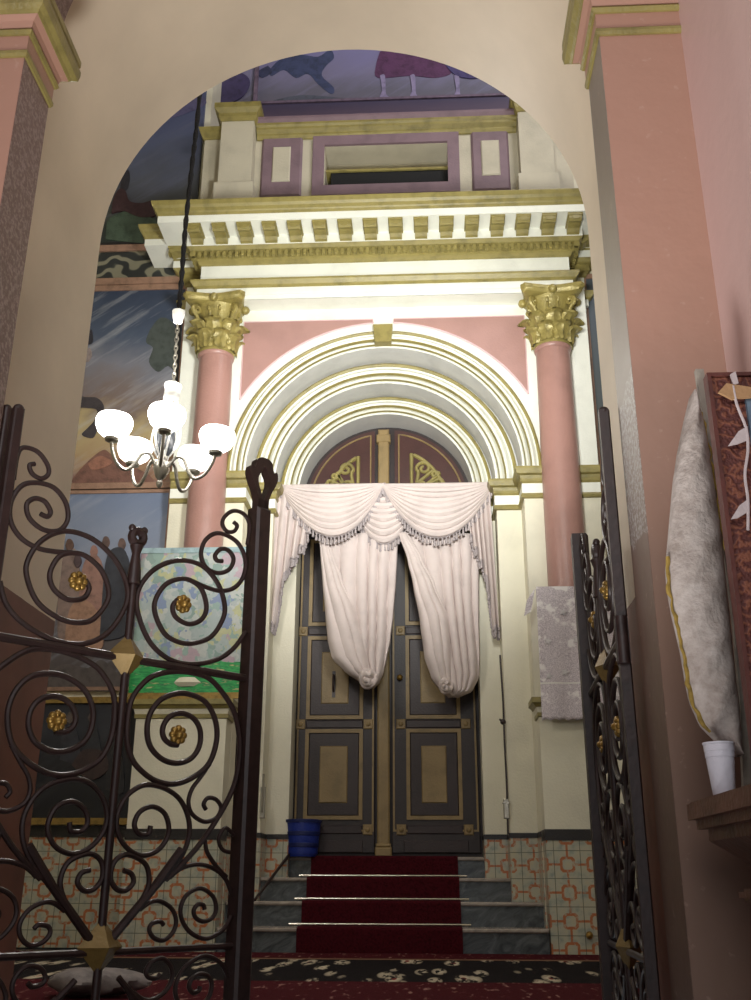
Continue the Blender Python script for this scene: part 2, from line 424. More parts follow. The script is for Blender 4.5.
# arch surround: three moulded orders
arch = empty('arch_surround', (AX, Y1, ZS), 'stepped white and gold moulded arch above the tall dark door', 'arch')
def order(Y, rin, rout, Ynext, outer):
    w = rout - rin
    prof = [(rout, Y + .03), (rout, Y - .03), (rout - .10 * w, Y - .045), (rout - .2 * w, Y - .02), (rout - .26 * w, Y - .035), (rout - .40 * w, Y - .06), (rout - .52 * w, Y - .045), (rout - .56 * w, Y - .015),
            (rout - .62 * w, Y - .03), (rout - .72 * w, Y - .045), (rout - .82 * w, Y - .03), (rout - .85 * w, Y - .008), (rout - .90 * w, Y - .02), (rin, Y - .02)]
    if outer: prof = [(rout + .05, Y + .02), (rout + .05, Y - .012), (rout, Y - .012)] + prof[1:]
    build(MB().arc(AX, ZS, prof), 'archivolt', M['white'], arch)
    build(MB().arc(AX, ZS, [(rin, Y - .02), (rin, Ynext + .001)]), 'soffit', M['white_cool'], arch)
    def gl(ra, rb, dy): build(MB().arc(AX, ZS, [(ra, Y - .012), (ra, Y - dy), ((ra + rb) / 2, Y - dy - .010), (rb, Y - dy), (rb, Y - .012)]), 'gold_line', M['gold'], arch)
    gl(rout + .002, rout - .15 * w, .046); gl(rout - .50 * w, rout - .57 * w, .046); gl(rout - .80 * w, rout - .85 * w, .03)
order(Y1, R1, 1.36, Y2, True); order(Y2, R2, 1.178, Y3, False); order(Y3, R3, 0.968, YD, False)
# ring faces so nothing is open behind the mouldings
build(MB().arc(AX, ZS, [(R1 + .01, Y2), (R2 - .0, Y2)]), 'order_face', M['white_cool'], arch)
build(MB().arc(AX, ZS, [(R2 + .01, Y3), (R3 - .0, Y3)]), 'order_face', M['white_cool'], arch)
kb = MB().prism([(AX - .075, 5.02), (AX + .075, 5.02), (AX + .088, 5.20), (AX - .088, 5.20)], Y1 - .10, Y1)
build(kb, 'keystone', M['gold'], arch)
for s in (-1, 1):                                     # pink spandrel panels
    p = MB(); n = 20; xa, xb = AX + s * .095, AX + s * 1.285
    r = 1.47; top, bot = [], []
    for i in range(n + 1):
        x = xa + (xb - xa) * i / n
        zl = ZS + math.sqrt(max(r * r - (x - AX) ** 2, 0)); top.append((x, 5.31)); bot.append((x, min(zl, 5.305)))
    rows = [[(x, Y1 - .006, z) for x, z in top], [(x, Y1 - .006, z) for x, z in bot]]
    p.grid(rows, False)
    build(p, 'spandrel_panel', M['pink'], arch)
    q = MB().tube([(x, Y1 - .004, z) for x, z in bot], .010, 6)
    q.tube([(xa, Y1 - .004, bot[0][1]), (xa, Y1 - .004, 5.31), (xb, Y1 - .004, 5.31), (xb, Y1 - .004, bot[-1][1])], .007, 6)
    build(q, 'panel_edge', paint('lilac_edge_paint', (214, 182, 184), .5, .05) if s < 0 else bpy.data.materials['lilac_edge_paint'], arch)
# impost mouldings, stepping round the jambs
def jamb_path(s):
    p = [(AX + s * R3, YD), (AX + s * R3, Y3), (AX + s * R2, Y3), (AX + s * R2, Y2), (AX + s * R1, Y2), (AX + s * R1, Y1), (WR if s > 0 else WL, Y1)]
    return p if s > 0 else [(x, y) for x, y in p][::-1]
for s in (-1, 1):
    im = empty('impost', (AX + s * R1, Y1, 3.53), 'gold and white stepped impost band under the %s end of the arch' % ('left' if s < 0 else 'right'), 'moulding')
    P_ = jamb_path(s)
    build(MB().sweep(P_, [(0, 3.70), (.02, 3.70), (.03, 3.73), (.055, 3.74), (.07, 3.78), (.07, 3.80), (0, 3.80)]), 'gold_band', M['gold'], im)
    build(MB().sweep(P_, [(0, 3.66), (.012, 3.66), (.025, 3.68), (.025, 3.70), (0, 3.70)]), 'gold_band', M['gold'], im)
    build(MB().sweep(P_, [(0, 3.57), (.015, 3.57), (.015, 3.66), (0, 3.66)]), 'white_band', M['white'], im)
    build(MB().sweep(P_, [(0, 3.525), (.02, 3.53), (.03, 3.55), (.02, 3.57), (0, 3.57)]), 'gold_band', M['gold'], im)
# skirting: tiled dado with black band, following the jambs down to the steps
HB, HT = .842, .765
PF = 7.82                                     # face of the column pedestals
pedR = (AX + R1 + .002, 1.60); pedL = (2 * AX - 1.56, AX - R1 - .002)
steps = [(7.84, R1 - .004, 0, .165), (8.12, R1 - .004, .165, .337), (8.40, R2 - .004, .337, .507), (8.68, R3 - .004, .507, .668)]
k = 0
for s in (-1, 1):
    for (yf, r, z0) in ((Y2, R2, .337), (Y3, R3, .507)):
        r2 = R1 if r == R2 else R2
        k += 1
        struct(MB().box(*sorted((AX + s * r, AX + s * r2)), yf - .006, yf + .004, z0, .80), 'baseboard_%d' % k, M['tile_x'], None, 'narrow tiled dado strip on the door jamb, %s of the steps, beside the %s' % ('left' if s < 0 else 'right', 'second tread' if r == R2 else 'third tread'), 'skirting')
        struct(MB().box(*sorted((AX + s * r - s * .002, AX + s * r2)), yf - .012, yf + .004, .80, .838), 'trim_%d' % k, M['black'], None, 'thin black band above the jamb tiles, %s of the door, %s order' % ('left' if s < 0 else 'right', 'middle' if r == R2 else 'inner'), 'band')
    for (x, ya, yb, z0) in ((R1, Y1, Y2, .165), (R2, Y2, Y3, .337), (R3, Y3, YD, .507)):
        k += 1
        xx = AX + s * x
        struct(MB().box(*sorted((xx, xx - s * .006)), ya, yb, z0, .80), 'baseboard_%d' % k, M['tile_y'], None, 'tiled dado on the reveal facing the steps, %s side, %s order' % ('left' if s < 0 else 'right', {R1: 'outer', R2: 'middle', R3: 'inner'}[x]), 'skirting')
        struct(MB().box(*sorted((xx, xx - s * .010)), ya, yb, .80, .838), 'trim_%d' % k, M['black'], None, 'black band on the reveal facing the steps, %s side, %s order' % ('left' if s < 0 else 'right', {R1: 'outer', R2: 'middle', R3: 'inner'}[x]), 'band')

# ------------------------------------------------------------------ columns on pedestals
def leaf(b, c, ang, r0, z0, h, w, curl):
    rows = []; n = 8; mcol = 6
    for i in range(n + 1):
        t = i / n
        rad = r0 + .015 + curl * t ** 3 * .9; z = z0 + h * (t - .18 * t ** 5 * (1 if t > .7 else 0))
        if t > .82: z -= (t - .82) * h * .9
        ww = w * (.55 + .6 * math.sin(PI * min(1, t * .85 + .12))) * (1 if t < .85 else (1 - (t - .85) * 4.5))
        ww *= 1 + .16 * math.sin(t * 5 * PI)
        row = []
        for j in range(mcol + 1):
            u = j / mcol * 2 - 1
            a = ang + u * ww / r0; rr = rad + .018 * (1 - u * u) + .006 * math.cos(u * 3 * PI)
            row.append((c[0] + rr * math.cos(a), c[1] + rr * math.sin(a), z))
        rows.append(row)
    b.grid(rows, True)
    # back faces
    b.grid([[(x + .0, y + .0, z - .008) for x, y, z in r] for r in rows], True, flip=True)
def column(cx, lab_col, side):
    cy = 7.99; r = .158
    c = empty('column', (cx, cy, 1.80), lab_col, 'column')
    ba = MB().box(cx - .23, cx + .23, cy - .16, cy + .06, 1.80, 1.90)
    ba.lathe([(.21, 1.90), (.23, 1.93), (.21, 1.97), (.185, 1.98), (.18, 2.02), (.2, 2.04), (.19, 2.07), (r + .012, 2.08), (r, 2.12)], (cx, cy, 0), 28)
    build(ba, 'base', M['cream'], c)
    prof = []
    for i in range(19):
        t = i / 18; prof.append((r * (1.06 - .11 * t ** 1.6), 2.10 + 2.78 * t))
    prof += [(r * .99, 4.885), (r * 1.04, 4.90), (r * 1.04, 4.915), (r * .96, 4.925)]
    build(MB().lathe(prof, (cx, cy, 0), 36), 'shaft', M['pinkcol'], c)
    cp = MB(); z0 = 4.915
    cp.lathe([(r * 1.0, z0), (r * 1.08, z0 + .012), (r * 1.08, z0 + .03), (r * .97, z0 + .04), (r * .98, z0 + .2), (r * 1.05, z0 + .32), (r * 1.35, z0 + .44), (r * 1.4, z0 + .46)], (cx, cy, 0), 32)
    for i in range(8): leaf(cp, (cx, cy), 2 * PI * (i + .5) / 8, r, z0 + .03, .19, .062, .10)
    for i in range(8): leaf(cp, (cx, cy), 2 * PI * i / 8, r, z0 + .10, .25, .062, .12)
    for i in range(4):                                            # corner volutes and little helices
        a = PI / 4 + i * PI / 2
        for dd, R0, zz, rv in ((0, .235, z0 + .405, .052), (.55, .185, z0 + .41, .03), (-.55, .185, z0 + .41, .03)):
            pts = []; aa = a + dd
            for q in range(15):
                th = -PI * .5 + q / 14 * 3.2 * PI; rr = rv * (1 - q / 14 * .8)
                rad = R0 + rr * math.cos(th); pts.append((cx + rad * math.cos(aa), cy + rad * math.sin(aa), zz + rr * math.sin(th)))
            pts.insert(0, (cx + (r + .02) * math.cos(aa), cy + (r + .02) * math.sin(aa), z0 + .25))
            cp.tube(pts, .017 if dd == 0 else .012, 7)
    nab = 6; poly = []
    Ra, cin = .375, .045                                           # abacus with concave sides
    for i in range(4):
        a = PI / 4 + i * PI / 2; b2 = a + PI / 2
        p0 = (Ra * math.cos(a + .07), Ra * math.sin(a + .07)); p1 = (Ra * math.cos(b2 - .07), Ra * math.sin(b2 - .07))
        for j in range(nab + 1):
            t = j / nab; x = p0[0] + (p1[0] - p0[0]) * t; y = p0[1] + (p1[1] - p0[1]) * t
            kx = 1 - cin / .26 * math.sin(PI * t); poly.append((x * kx, y * kx))
    N = len(poly)
    rows = [[(cx + x * q, cy + y * q, z) for x, y in poly] for q, z in ((.80, z0 + .455), (.92, z0 + .465), (.95, z0 + .49), (1.0, z0 + .50), (1.0, z0 + .53))]
    cp.grid(rows, False, True); cp.add(rows[-1], [tuple(range(N))]); cp.add(rows[0], [tuple(range(N))[::-1]])
    for i in range(4):
        a = -PI / 2 + i * PI / 2
        cp.sphere((cx + .245 * math.cos(a), cy + .245 * math.sin(a), z0 + .485), .04, 8)
    build(cp, 'capital', M['gold_leaf'], c, label='gilded leafy column capital')
    return c
COLX = AX + 1.515
column(COLX, 'pink column with gilded capital standing behind the white lace cloth', 1)
column(2 * AX - COLX, 'pink column with gilded capital standing behind the colourful printed picture', -1)
def pedestal(x0, x1, lab):
    p = empty('pedestal', ((x0 + x1) / 2, PF, 0), lab, 'pedestal')
    build(MB().box(x0, x1, PF, Y1, HB, 1.66), 'die', M['cream'], p)
    U = [(x0, Y1), (x0, PF), (x1, PF), (x1, Y1)]
    build(MB().sweep(U, [(-.05, 1.655), (0, 1.655), (.012, 1.66), (.012, 1.69), (-.05, 1.69)]), 'gold_band', M['gold'], p)
    build(MB().sweep(U, [(-.05, 1.69), (.008, 1.69), (.02, 1.73), (-.05, 1.73)]), 'cap_moulding', M['cream'], p)
    cc = MB().sweep(U, [(-.05, 1.73), (.025, 1.73), (.04, 1.75), (.055, 1.76), (.055, 1.80), (-.05, 1.80)]); cc.box(x0, x1, PF, Y1, 1.79, 1.80)
    build(cc, 'cap_moulding', M['gold'], p)
    build(MB().sweep(U, [(-.05, HT), (.006, HT), (.006, HB), (-.05, HB)]), 'black_band', M['black'], p)
    t = MB().box(x0, x1, PF, PF + .1, 0, HT); build(t, 'tile_dado', M['tile_x'], p)
    t = MB().box(x0 + .001, x1 - .001, PF + .05, Y1, 0, HT); build(t, 'tile_dado', M['tile_y'], p)
pedestal(pedR[0], pedR[1], 'cream pedestal with tiled foot below the white lace cloth')
pedestal(pedL[0], pedL[1], 'cream pedestal with tiled foot below the colourful printed picture')

# ------------------------------------------------------------------ entablature and attic
ent = empty('entablature', (AX, 7.85, 5.44), 'cream and olive gold entablature with brackets and dentils above both columns', 'entablature')
def U(xl, xr, yf, yb=8.3): return [(xl, yb), (xl, yf), (xr, yf), (xr, yb)]
xl, xr = -2.03, 1.345
def ent_layers(xl, xr, yf, yb, e, full):
    u = U(xl, xr, yf, yb); q = (xl + .0, xr - .0)
    S = lambda prof, name, mat: build(MB().sweep(u, [(-.06, prof[0][1])] + prof + [(-.06, prof[-1][1])]), name, mat, e)
    S([(0, 5.432), (0, 5.475), (.02, 5.48), (.02, 5.545)], 'architrave', M['white'])
    S([(.02, 5.545), (.05, 5.56), (.075, 5.595), (.075, 5.615)], 'gold_fillet', M['gold'])
    S([(0, 5.615), (0, 5.80)], 'frieze', M['white'])
    S([(0, 5.80), (.02, 5.805), (.03, 5.835), (.05, 5.845)], 'bed_moulding', M['gold'])
    S([(.05, 5.845), (.05, 5.91)], 'dentil_band', M['gold'])
    S([(.06, 5.91), (.09, 5.915), (.12, 5.94), (.12, 5.945)], 'bed_moulding', M['gold'])
    S([(.12, 5.945), (.12, 6.04)], 'bracket_band', M['white'])
    S([(.12, 6.04), (.345, 6.045), (.345, 6.115)], 'corona', M['white'])
    S([(.345, 6.115), (.355, 6.14), (.365, 6.15), (.375, 6.18), (.395, 6.20), (.405, 6.235), (.405, 6.245)], 'cornice', M['gold'])
    S([(.395, 6.245), (.375, 6.26), (0, 6.27)], 'cornice_top', M['white'])
    core = MB().box(xl + .05, xr - .05, yf + .05, yb, 5.44, 6.24); build(core, 'core', M['white'], e)
ent_layers(xl, xr, 7.86, 8.3, ent, True)
build(MB().box(xl, xr, 7.86, 8.2, 5.430, 5.436), 'underside', M['white'], ent)
d = MB(); n = 62
for i in range(n):                                              # dentils: a fine toothed course
    x = xl - .09 + (xr - xl + .18) * (i + .2) / n
    d.box(x, x + (xr - xl + .2) / n * .56, 7.86 - .09, 7.86 - .04, 5.852, 5.905)
for s, xe in ((-1, xl), (1, xr)):
    for i in range(8):
        y = 7.76 + i * .058
        d.box(*sorted((xe + s * .04, xe + s * .09)), y, y + .032, 5.852, 5.905)
build(d, 'dentils', M['gold'], ent)
def modillion():
    m_ = MB(); w = .055
    pr = [(-.325, 6.043), (-.12, 6.043), (-.12, 5.955), (-.15, 5.96), (-.18, 5.985), (-.25, 5.99), (-.30, 5.972), (-.325, 5.99), (-.325, 6.01)]
    n = len(pr); v = [(-w, y, z) for y, z in pr] + [(w, y, z) for y, z in pr]
    m_.add(v, [tuple(range(n)), tuple(range(n, 2 * n))[::-1]] + [(i, i + n, (i + 1) % n + n, (i + 1) % n) for i in range(n)])
    m_.box(-w - .010, w + .010, -.332, -.12, 6.02, 6.043)
    m_.box(-w * .5, w * .5, -.335, -.32, 5.975, 6.012)
    return m_
mo = build(modillion(), 'modillion', M['gold'], ent, local=True)
mo.location = Vector((-2.05, 7.86, 0)) - ent.location
N = 15
for i in range(1, N + 1):
    c = mo.copy(); col.objects.link(c); c.parent = ent
    c.location = Vector((-2.05 + i * .2285, 7.86, 0)) - ent.location
for s, xe in ((-1, xl), (1, xr)):
    for y in (7.93, 8.14):
        c = mo.copy(); col.objects.link(c); c.parent = ent
        c.rotation_euler = (0, 0, PI / 2 * s); c.location = Vector((xe, y, 0)) - ent.location
ent2 = empty('set_back_entablature', (AX, 8.1, 5.44), 'lower layer of the same cream and gold cornice, set back at both ends', 'entablature')
ent_layers(-2.24, 1.53, 8.20, 8.62, ent2, False)
att = empty('attic_storey', (AX, 8.1, 6.25), 'dim attic storey with maroon panels and dark slot above the main cornice', 'attic')
AY = 8.14
aw = MB(); aw.box(-2.16, 1.47, AY, 8.7, 6.2, 6.86)
sx0, sx1, sz0, sz1 = -.94, .305, 6.88, 7.36
aw.box(-2.16, sx0, AY, 8.7, 6.86, 7.5); aw.box(sx1, 1.47, AY, 8.7, 6.86, 7.5); aw.box(sx0, sx1, AY, 8.7, 7.36, 7.5); aw.box(sx0, sx1, AY + .28, 8.7, 6.86, 7.36)
build(aw, 'wall_panel', M['attic'], att)
def frame(b, x0, x1, z0, z1, w, y0, y1):
    b.box(x0, x1, y0, y1, z0, z0 + w); b.box(x0, x1, y0, y1, z1 - w, z1); b.box(x0, x0 + w, y0, y1, z0 + w, z1 - w); b.box(x1 - w, x1, y0, y1, z0 + w, z1 - w); return b
build(frame(MB(), -1.06, .395, 6.76, 7.48, .115, AY - .03, AY), 'slot_surround', M['maroon_panel'], att)
build(MB().box(-.88, .285, AY + .05, AY + .279, 6.90, 7.08), 'slot', M['slot'], att)
build(MB().box(-.93, .30, AY + .03, AY + .27, 7.08, 7.105), 'slot_edge', M['gold'], att)
for x0, x1 in ((-1.575, -1.165), (.515, .885)):
    build(MB().bevbox(x0, x1, AY - .03, AY, 6.76, 7.48, .02), 'side_panel', M['maroon_panel'], att)
    xm = (x0 + x1) / 2; build(MB().bevbox(xm - .09, xm + .09, AY - .045, AY - .03, 6.93, 7.35, .01), 'panel_inset', M['attic'], att)
u_ = [(-1.63, AY), (.97, AY)]
build(MB().sweep(u_, [(-.05, 7.46), (.02, 7.46), (.04, 7.49), (.04, 7.51), (.08, 7.535), (.08, 7.56), (.10, 7.575), (.10, 7.60), (-.05, 7.60)]), 'top_moulding', M['gold'], att)
build(MB().sweep(u_, [(-.05, 7.60), (.10, 7.60), (.12, 7.63), (.12, 7.66), (-.05, 7.74)]), 'top_moulding', M['maroon_panel'], att)
for x0, x1 in ((-1.965, -1.64), (.975, 1.30)):
    bl = MB().box(x0, x1, 7.98, 8.7, 6.24, 7.58); bl.box(x0 - .03, x1 + .03, 7.95, 8.7, 6.24, 6.82)
    build(bl, 'pier_block', M['attic'], att)
    build(MB().sweep(U(x0, x1, 7.98, 8.6), [(-.05, 7.58), (.01, 7.58), (.03, 7.62), (.03, 7.66), (.07, 7.70), (.07, 7.76), (-.15, 7.76)]), 'pier_cap', M['gold'], att)
    s = -1 if x0 < AX else 1; xa, xb = (x0 - .19, x0 + .1) if s < 0 else (x1 - .1, x1 + .19)
    build(MB().box(xa, xb, 8.10, 8.7, 6.24, 7.46), 'pier_block', M['attic'], att)
    build(MB().sweep(U(xa, xb, 8.10, 8.6), [(-.05, 7.46), (.01, 7.46), (.04, 7.52), (.06, 7.58), (-.1, 7.58)]), 'pier_cap', M['gold'], att)

# ------------------------------------------------------------------ side walls, ceiling, floor
struct(MB().box(-5.2, -2.16, LW + .02, 9.1, 0, 11), 'wall_left', M['cream'], None, 'painted wall left of the church door behind the chandelier', 'wall')
struct(MB().box(1.46, 5.2, LW + .02, 9.1, 0, 11), 'wall_right', M['cream'], None, 'painted wall right of the church door', 'wall')
struct(MB().box(-2.2, 1.5, 8.70, 9.1, 5.6, 11), 'wall_upper', M['attic'], None, 'upper wall behind the attic storey', 'wall')
struct(MB().box(-5.2, 5.2, 3.4, 9.1, 11, 11.1), 'ceiling', M['ceil'], None, 'high dim ceiling of the sanctuary', 'ceiling')
struct(MB().box(-5.3, -5.2, 3.4, 9.1, 0, 11), 'wall_far_left', M['cream'], None, 'far left side wall of the sanctuary', 'wall')
struct(MB().box(5.2, 5.3, 3.4, 9.1, 0, 11), 'wall_far_right', M['cream'], None, 'far right side wall of the sanctuary', 'wall')
fl = MB().box(-5.2, 5.2, 4.1, 9.1, -.1, -.012)
for i in range(3): fl.box(-1.4, .75, 3.4 + .23 * i, 4.12, -.6 + .12 * i, -.48 + .12 * (i + 1) - .012 - .12)
struct(fl, 'floor', M['floor'], None, 'dark stone floor of the sanctuary', 'floor')
struct(MB().box(-1.5, 1.0, -.6, 3.42, -.7, -.60), 'floor_passage', M['floor'], None, 'dark stone floor of the entrance passage', 'floor')
# left tiled dado
struct(MB().box(-5.2, pedL[0] + .01, LW - .005, LW + .03, 0, .80), 'baseboard_left', M['tile_x'], None, 'orange link patterned tile dado seen through the left iron gate', 'skirting')
struct(MB().box(-5.2, pedL[0] + .01, LW - .015, LW + .03, .80, .885), 'trim_left', M['black'], None, 'black band above the tile dado left of the pedestal', 'band')
struct(MB().box(pedR[1] - .01, 5.2, LW - .005, LW + .03, 0, .80), 'baseboard_right', M['tile_x'], None, 'orange link patterned tile dado behind the right iron gate', 'skirting')

# ------------------------------------------------------------------ murals
def poly_at(b, pts, Y, th=.004):
    b.prism([at(x, y, Y) for x, y in pts], Y - th, Y); return b
def panel(name, label, x0, x1, z0, z1, y, mat, framemat=None, fw=.05, cat='painting'):
    e = empty(name, ((x0 + x1) / 2, y, z0), label, cat)
    build(MB().box(x0, x1, y - .02, y + .02, z0, z1), 'painted_panel', mat, e)
    if framemat:
        f = frame(MB(), x0 - fw, x1 + fw, z0 - fw, z1 + fw, fw, y - .035, y + .02); build(f, 'frame', framemat, e)
    return e
FIGN = [0]
def fig(e, pts, Y, name, c, th=.005):
    FIGN[0] += 1; th = .002 + .0012 * (FIGN[0] % 14)
    build(poly_at(MB(), [p[:2] for p in catmull([(x, y, 0) for x, y in pts + [pts[0]]], 4)][:-1], Y, th), name, flat(name + '_paint_%d_%d_%d' % c, c), e)
YP = LW - .02
e = panel('wall_painting', 'large wall painting with stormy sky, tree and horse legs behind the chandelier', -5.0, -2.26, 3.80, 5.80, LW, M['mural_battle'], M['pinkframe'], .055)
fig(e, [(150, 330), (160, 318), (172, 322), (178, 340), (178, 372), (168, 366), (158, 372), (149, 362), (153, 348), (146, 342)], YP - .001, 'painted_tree', (66, 72, 68))
fig(e, [(176, 315), (181, 320), (179, 395), (174, 395), (175, 350)], YP - .003, 'painted_tree', (50, 50, 52))
fig(e, [(70, 392), (84, 397), (97, 398), (104, 406), (102, 418), (98, 428), (93, 438), (82, 435), (88, 428), (95, 420), (97, 410), (86, 408), (70, 406)], YP - .002, 'painted_horse', (58, 52, 54))
fig(e, [(80, 470), (92, 458), (104, 450), (112, 455), (124, 462), (140, 470), (150, 476), (148, 484), (76, 485)], YP - .002, 'painted_rock', (112, 78, 66))
fig(e, [(88, 464), (100, 456), (112, 462), (104, 468), (92, 470)], YP - .006, 'painted_figure', (140, 96, 78))
fig(e, [(86, 352), (90, 348), (92, 356), (88, 362), (84, 360)], YP - .002, 'painted_figure', (134, 120, 116))
fig(e, [(88, 334), (92, 330), (93, 342), (88, 344)], YP - .002, 'painted_hat', (46, 44, 52))
e = panel('wall_painting', 'wall painting of robed people under grey blue sky behind the gate scrolls', -5.0, -2.26, 1.98, 3.70, LW, M['mural_people'], M['pinkframe'], .03)
for pts, c in (([(58, 620), (58, 575), (66, 552), (72, 548), (78, 556), (82, 600), (80, 640), (60, 640)], (132, 112, 104)),
               ([(78, 640), (80, 590), (84, 565), (90, 556), (98, 556), (104, 575), (104, 640)], (148, 112, 100)),
               ([(64, 650), (70, 610), (84, 600), (98, 612), (104, 640), (96, 652)], (158, 122, 100)),
               ([(100, 640), (104, 580), (108, 556), (116, 548), (126, 552), (132, 580), (128, 630), (112, 640)], (52, 54, 62))):
    fig(e, pts, YP - .001, 'painted_robe', c)
for x, y, c in ((70, 546, (96, 72, 62)), (78, 562, (80, 64, 66)), (94, 552, (150, 112, 100)), (106, 543, (96, 76, 70)), (122, 545, (104, 82, 74)), (92, 572, (84, 62, 58))):
    fig(e, [(x - 4, y), (x - 2, y - 6), (x + 2, y - 6), (x + 4, y), (x + 1, y + 6), (x - 2, y + 5)], YP - .006, 'painted_head', c)
fig(e, [(48, 690), (52, 672), (66, 664), (88, 668), (100, 660), (112, 668), (124, 690)], YP - .004, 'painted_ground', (84, 76, 74))
e = empty('framed_dark_icon', (-2.74, LW - .05, .90), 'very dark framed painting standing above the left tile dado behind the gate', 'painting')
build(MB().box(-3.16, -2.30, LW - .05, LW - .005, .93, 1.84), 'painted_panel', M['mural_dark'], e)
build(frame(MB(), -3.22, -2.26, .89, 1.89, .05, LW - .075, LW - .005), 'frame', M['goldframe'], e)
YQ = LW - .05
for pts, c in (([(60, 760), (62, 735), (70, 722), (78, 735), (80, 762)], (52, 52, 60)), ([(84, 770), (86, 735), (92, 722), (99, 735), (102, 772)], (46, 48, 54)),
               ([(106, 790), (108, 750), (114, 735), (121, 750), (124, 792)], (40, 38, 40)), ([(72, 765), (84, 750), (104, 752), (108, 770), (90, 780)], (62, 46, 44))):
    fig(e, pts, YQ, 'painted_figure', c)
for x, y in ((70, 718), (92, 718), (114, 731)): fig(e, [(x - 4, y), (x, y - 6), (x + 4, y), (x, y + 6)], YQ - .004, 'painted_head', (88, 76, 70))
e = panel('wall_painting', 'dark blue mural with crowd and green hill, upper left beside the attic', -5.0, -2.22, 6.35, 8.35, LW, M['mural_blue'])
fig(e, [(106, 240), (108, 222), (120, 214), (134, 210), (146, 216), (158, 224), (158, 244)], YP - .002, 'painted_hill', (62, 76, 60))
fig(e, [(112, 214), (114, 200), (120, 190), (126, 192), (130, 202), (142, 204), (154, 202), (156, 216), (140, 218), (124, 212)], YP - .003, 'painted_crowd', (58, 36, 38))
fig(e, [(120, 190), (122, 178), (128, 170), (130, 178), (127, 190)], YP - .003, 'painted_figure', (40, 38, 44))
fig(e, [(160, 110), (176, 95), (200, 96), (206, 104), (190, 112), (170, 118)], YP - .003, 'painted_cloud', (84, 80, 112))
e = empty('ornament_band', (-3.6, LW, 5.86), 'dark scroll ornament band above the stormy wall painting', 'frieze')
build(MB().box(-5.1, -2.24, LW - .03, LW + .02, 5.93, 6.24), 'scroll_band', M['ornament'], e)
for z in (5.86, 6.24): build(MB().box(-5.1, -2.24, LW - .05, LW + .02, z, z + .07), 'gold_edge', M['pinkframe'], e)
build(MB().box(-5.1, -2.24, LW - .035, LW + .02, 6.31, 6.35), 'dark_edge', M['black'], e)
YU = 8.68
e = panel('ceiling_painting', 'violet mural with horse and striding figure at the top of the arch', -1.76, 1.46, 8.42, 10.4, 8.70, M['mural_violet'])
fig(e, [(268, 72), (280, 60), (300, 55), (318, 57), (330, 50), (334, 58), (326, 66), (322, 76), (334, 88), (331, 94), (318, 84), (308, 74), (296, 78), (284, 70), (272, 76)], YU, 'painted_horse', (62, 70, 104))
fig(e, [(268, 66), (258, 72), (262, 78), (272, 72)], YU - .004, 'painted_horse', (58, 62, 92))
fig(e, [(380, 52), (400, 48), (440, 56), (452, 72), (436, 78), (410, 76), (378, 78), (376, 66)], YU, 'painted_skirt', (88, 52, 88))
for x in (382, 412, 456): fig(e, [(x - 2, 76), (x + 3, 76), (x + 4, 94), (x + 8, 98), (x - 2, 98), (x, 90)], YU - .004, 'painted_leg', (134, 124, 158))
fig(e, [(440, 58), (470, 66), (480, 78), (456, 76)], YU - .004, 'painted_cloak', (70, 62, 108))
fig(e, [(262, 105), (300, 96), (360, 100), (420, 99), (500, 104), (520, 112), (262, 114)], YU + .002, 'painted_grass', (78, 82, 96))
e = panel('ceiling_painting', 'violet mural with round wheel left of the divider, upper left of arch', -2.21, -1.80, 8.42, 10.4, 8.68, M['mural_violet'])
fig(e, [(212, 100), (216, 84), (228, 74), (242, 74), (250, 82), (244, 96), (228, 104)], 8.655, 'painted_wheel', (66, 58, 96))
e = empty('mural_border', (AX, 8.68, 7.9), 'violet patterned border band under the top murals', 'frieze')
build(MB().box(-2.21, 1.46, 8.66, 8.72, 7.7, 8.40), 'band', M['mural_border'], e)
build(MB().box(-2.21, 1.46, 8.64, 8.72, 8.40, 8.43), 'gold_edge', flat('mauve_edge', (108, 92, 112)), e)
build(MB().box(-1.80, -1.76, 8.63, 8.72, 8.43, 10.4), 'divider', flat('mauve_edge', (108, 92, 112)), e)
panel('wall_painting', 'dark mural just visible right of the right column', 1.55, 5.0, 3.2, 5.8, LW, M['mural_right'], M['pinkframe'], .05)

# ------------------------------------------------------------------ steps, runner, rods
names = ['lowest grey marble step on the patterned rug', 'second grey marble step from the rug', 'third grey marble step from the rug', 'topmost grey marble step at the door sill']
for (yf, r, z0, z1), lb in zip(steps, names):
    e = empty('stair_step', (AX, yf, z0), lb, 'step')
    lim, rn = (YD - .002, r) if r < R2 - .05 else ((Y3 - .002, R3 - .004) if r < R1 - .05 else (Y2 - .002, R2 - .004))
    yb = min(yf + .30, lim) if z1 < .6 else lim
    a = MB().box(AX - r, AX + r, yf + .02, yb, z0, z1 - .028); c = MB().bevbox(AX - r, AX + r, yf - .005, yb, z1 - .028, z1, .008)
    if z1 < .6 and yb < yf + .29:
        a.box(AX - rn, AX + rn, yb, yf + .30, z0, z1 - .028); c.box(AX - rn, AX + rn, yb, yf + .298, z1 - .028, z1)
    build(a, 'riser', M['marble'], e); build(c, 'tread', M['tread'], e)
run = empty('stair_runner', (-.37, 7.83, 0), 'dark red carpet runner climbing the middle of the steps', 'carpet')
xa, xb = -.965, .228
pth = []
for i, (yf, r, z0, z1) in enumerate(steps):
    pth += [(yf - .008, z0 + .004 if i else .004), (yf - .010, z1 - .01), (yf - .002, z1 + .006), (yf + .02, z1 + .008)]
    pth += [((steps[i + 1][0] - .012) if i < 3 else 8.83, z1 + .008)]
rb = MB(); top = []
rows = [[(xa + (xb - xa) * j / 10, y, z) for j in range(11)] for y, z in pth]
rb.grid(rows, False); rb.grid([[(x, y + .004, z - .006) for x, y, z in r_] for r_ in rows], False, flip=True)
build(rb, 'carpet', M['carpet'], run)
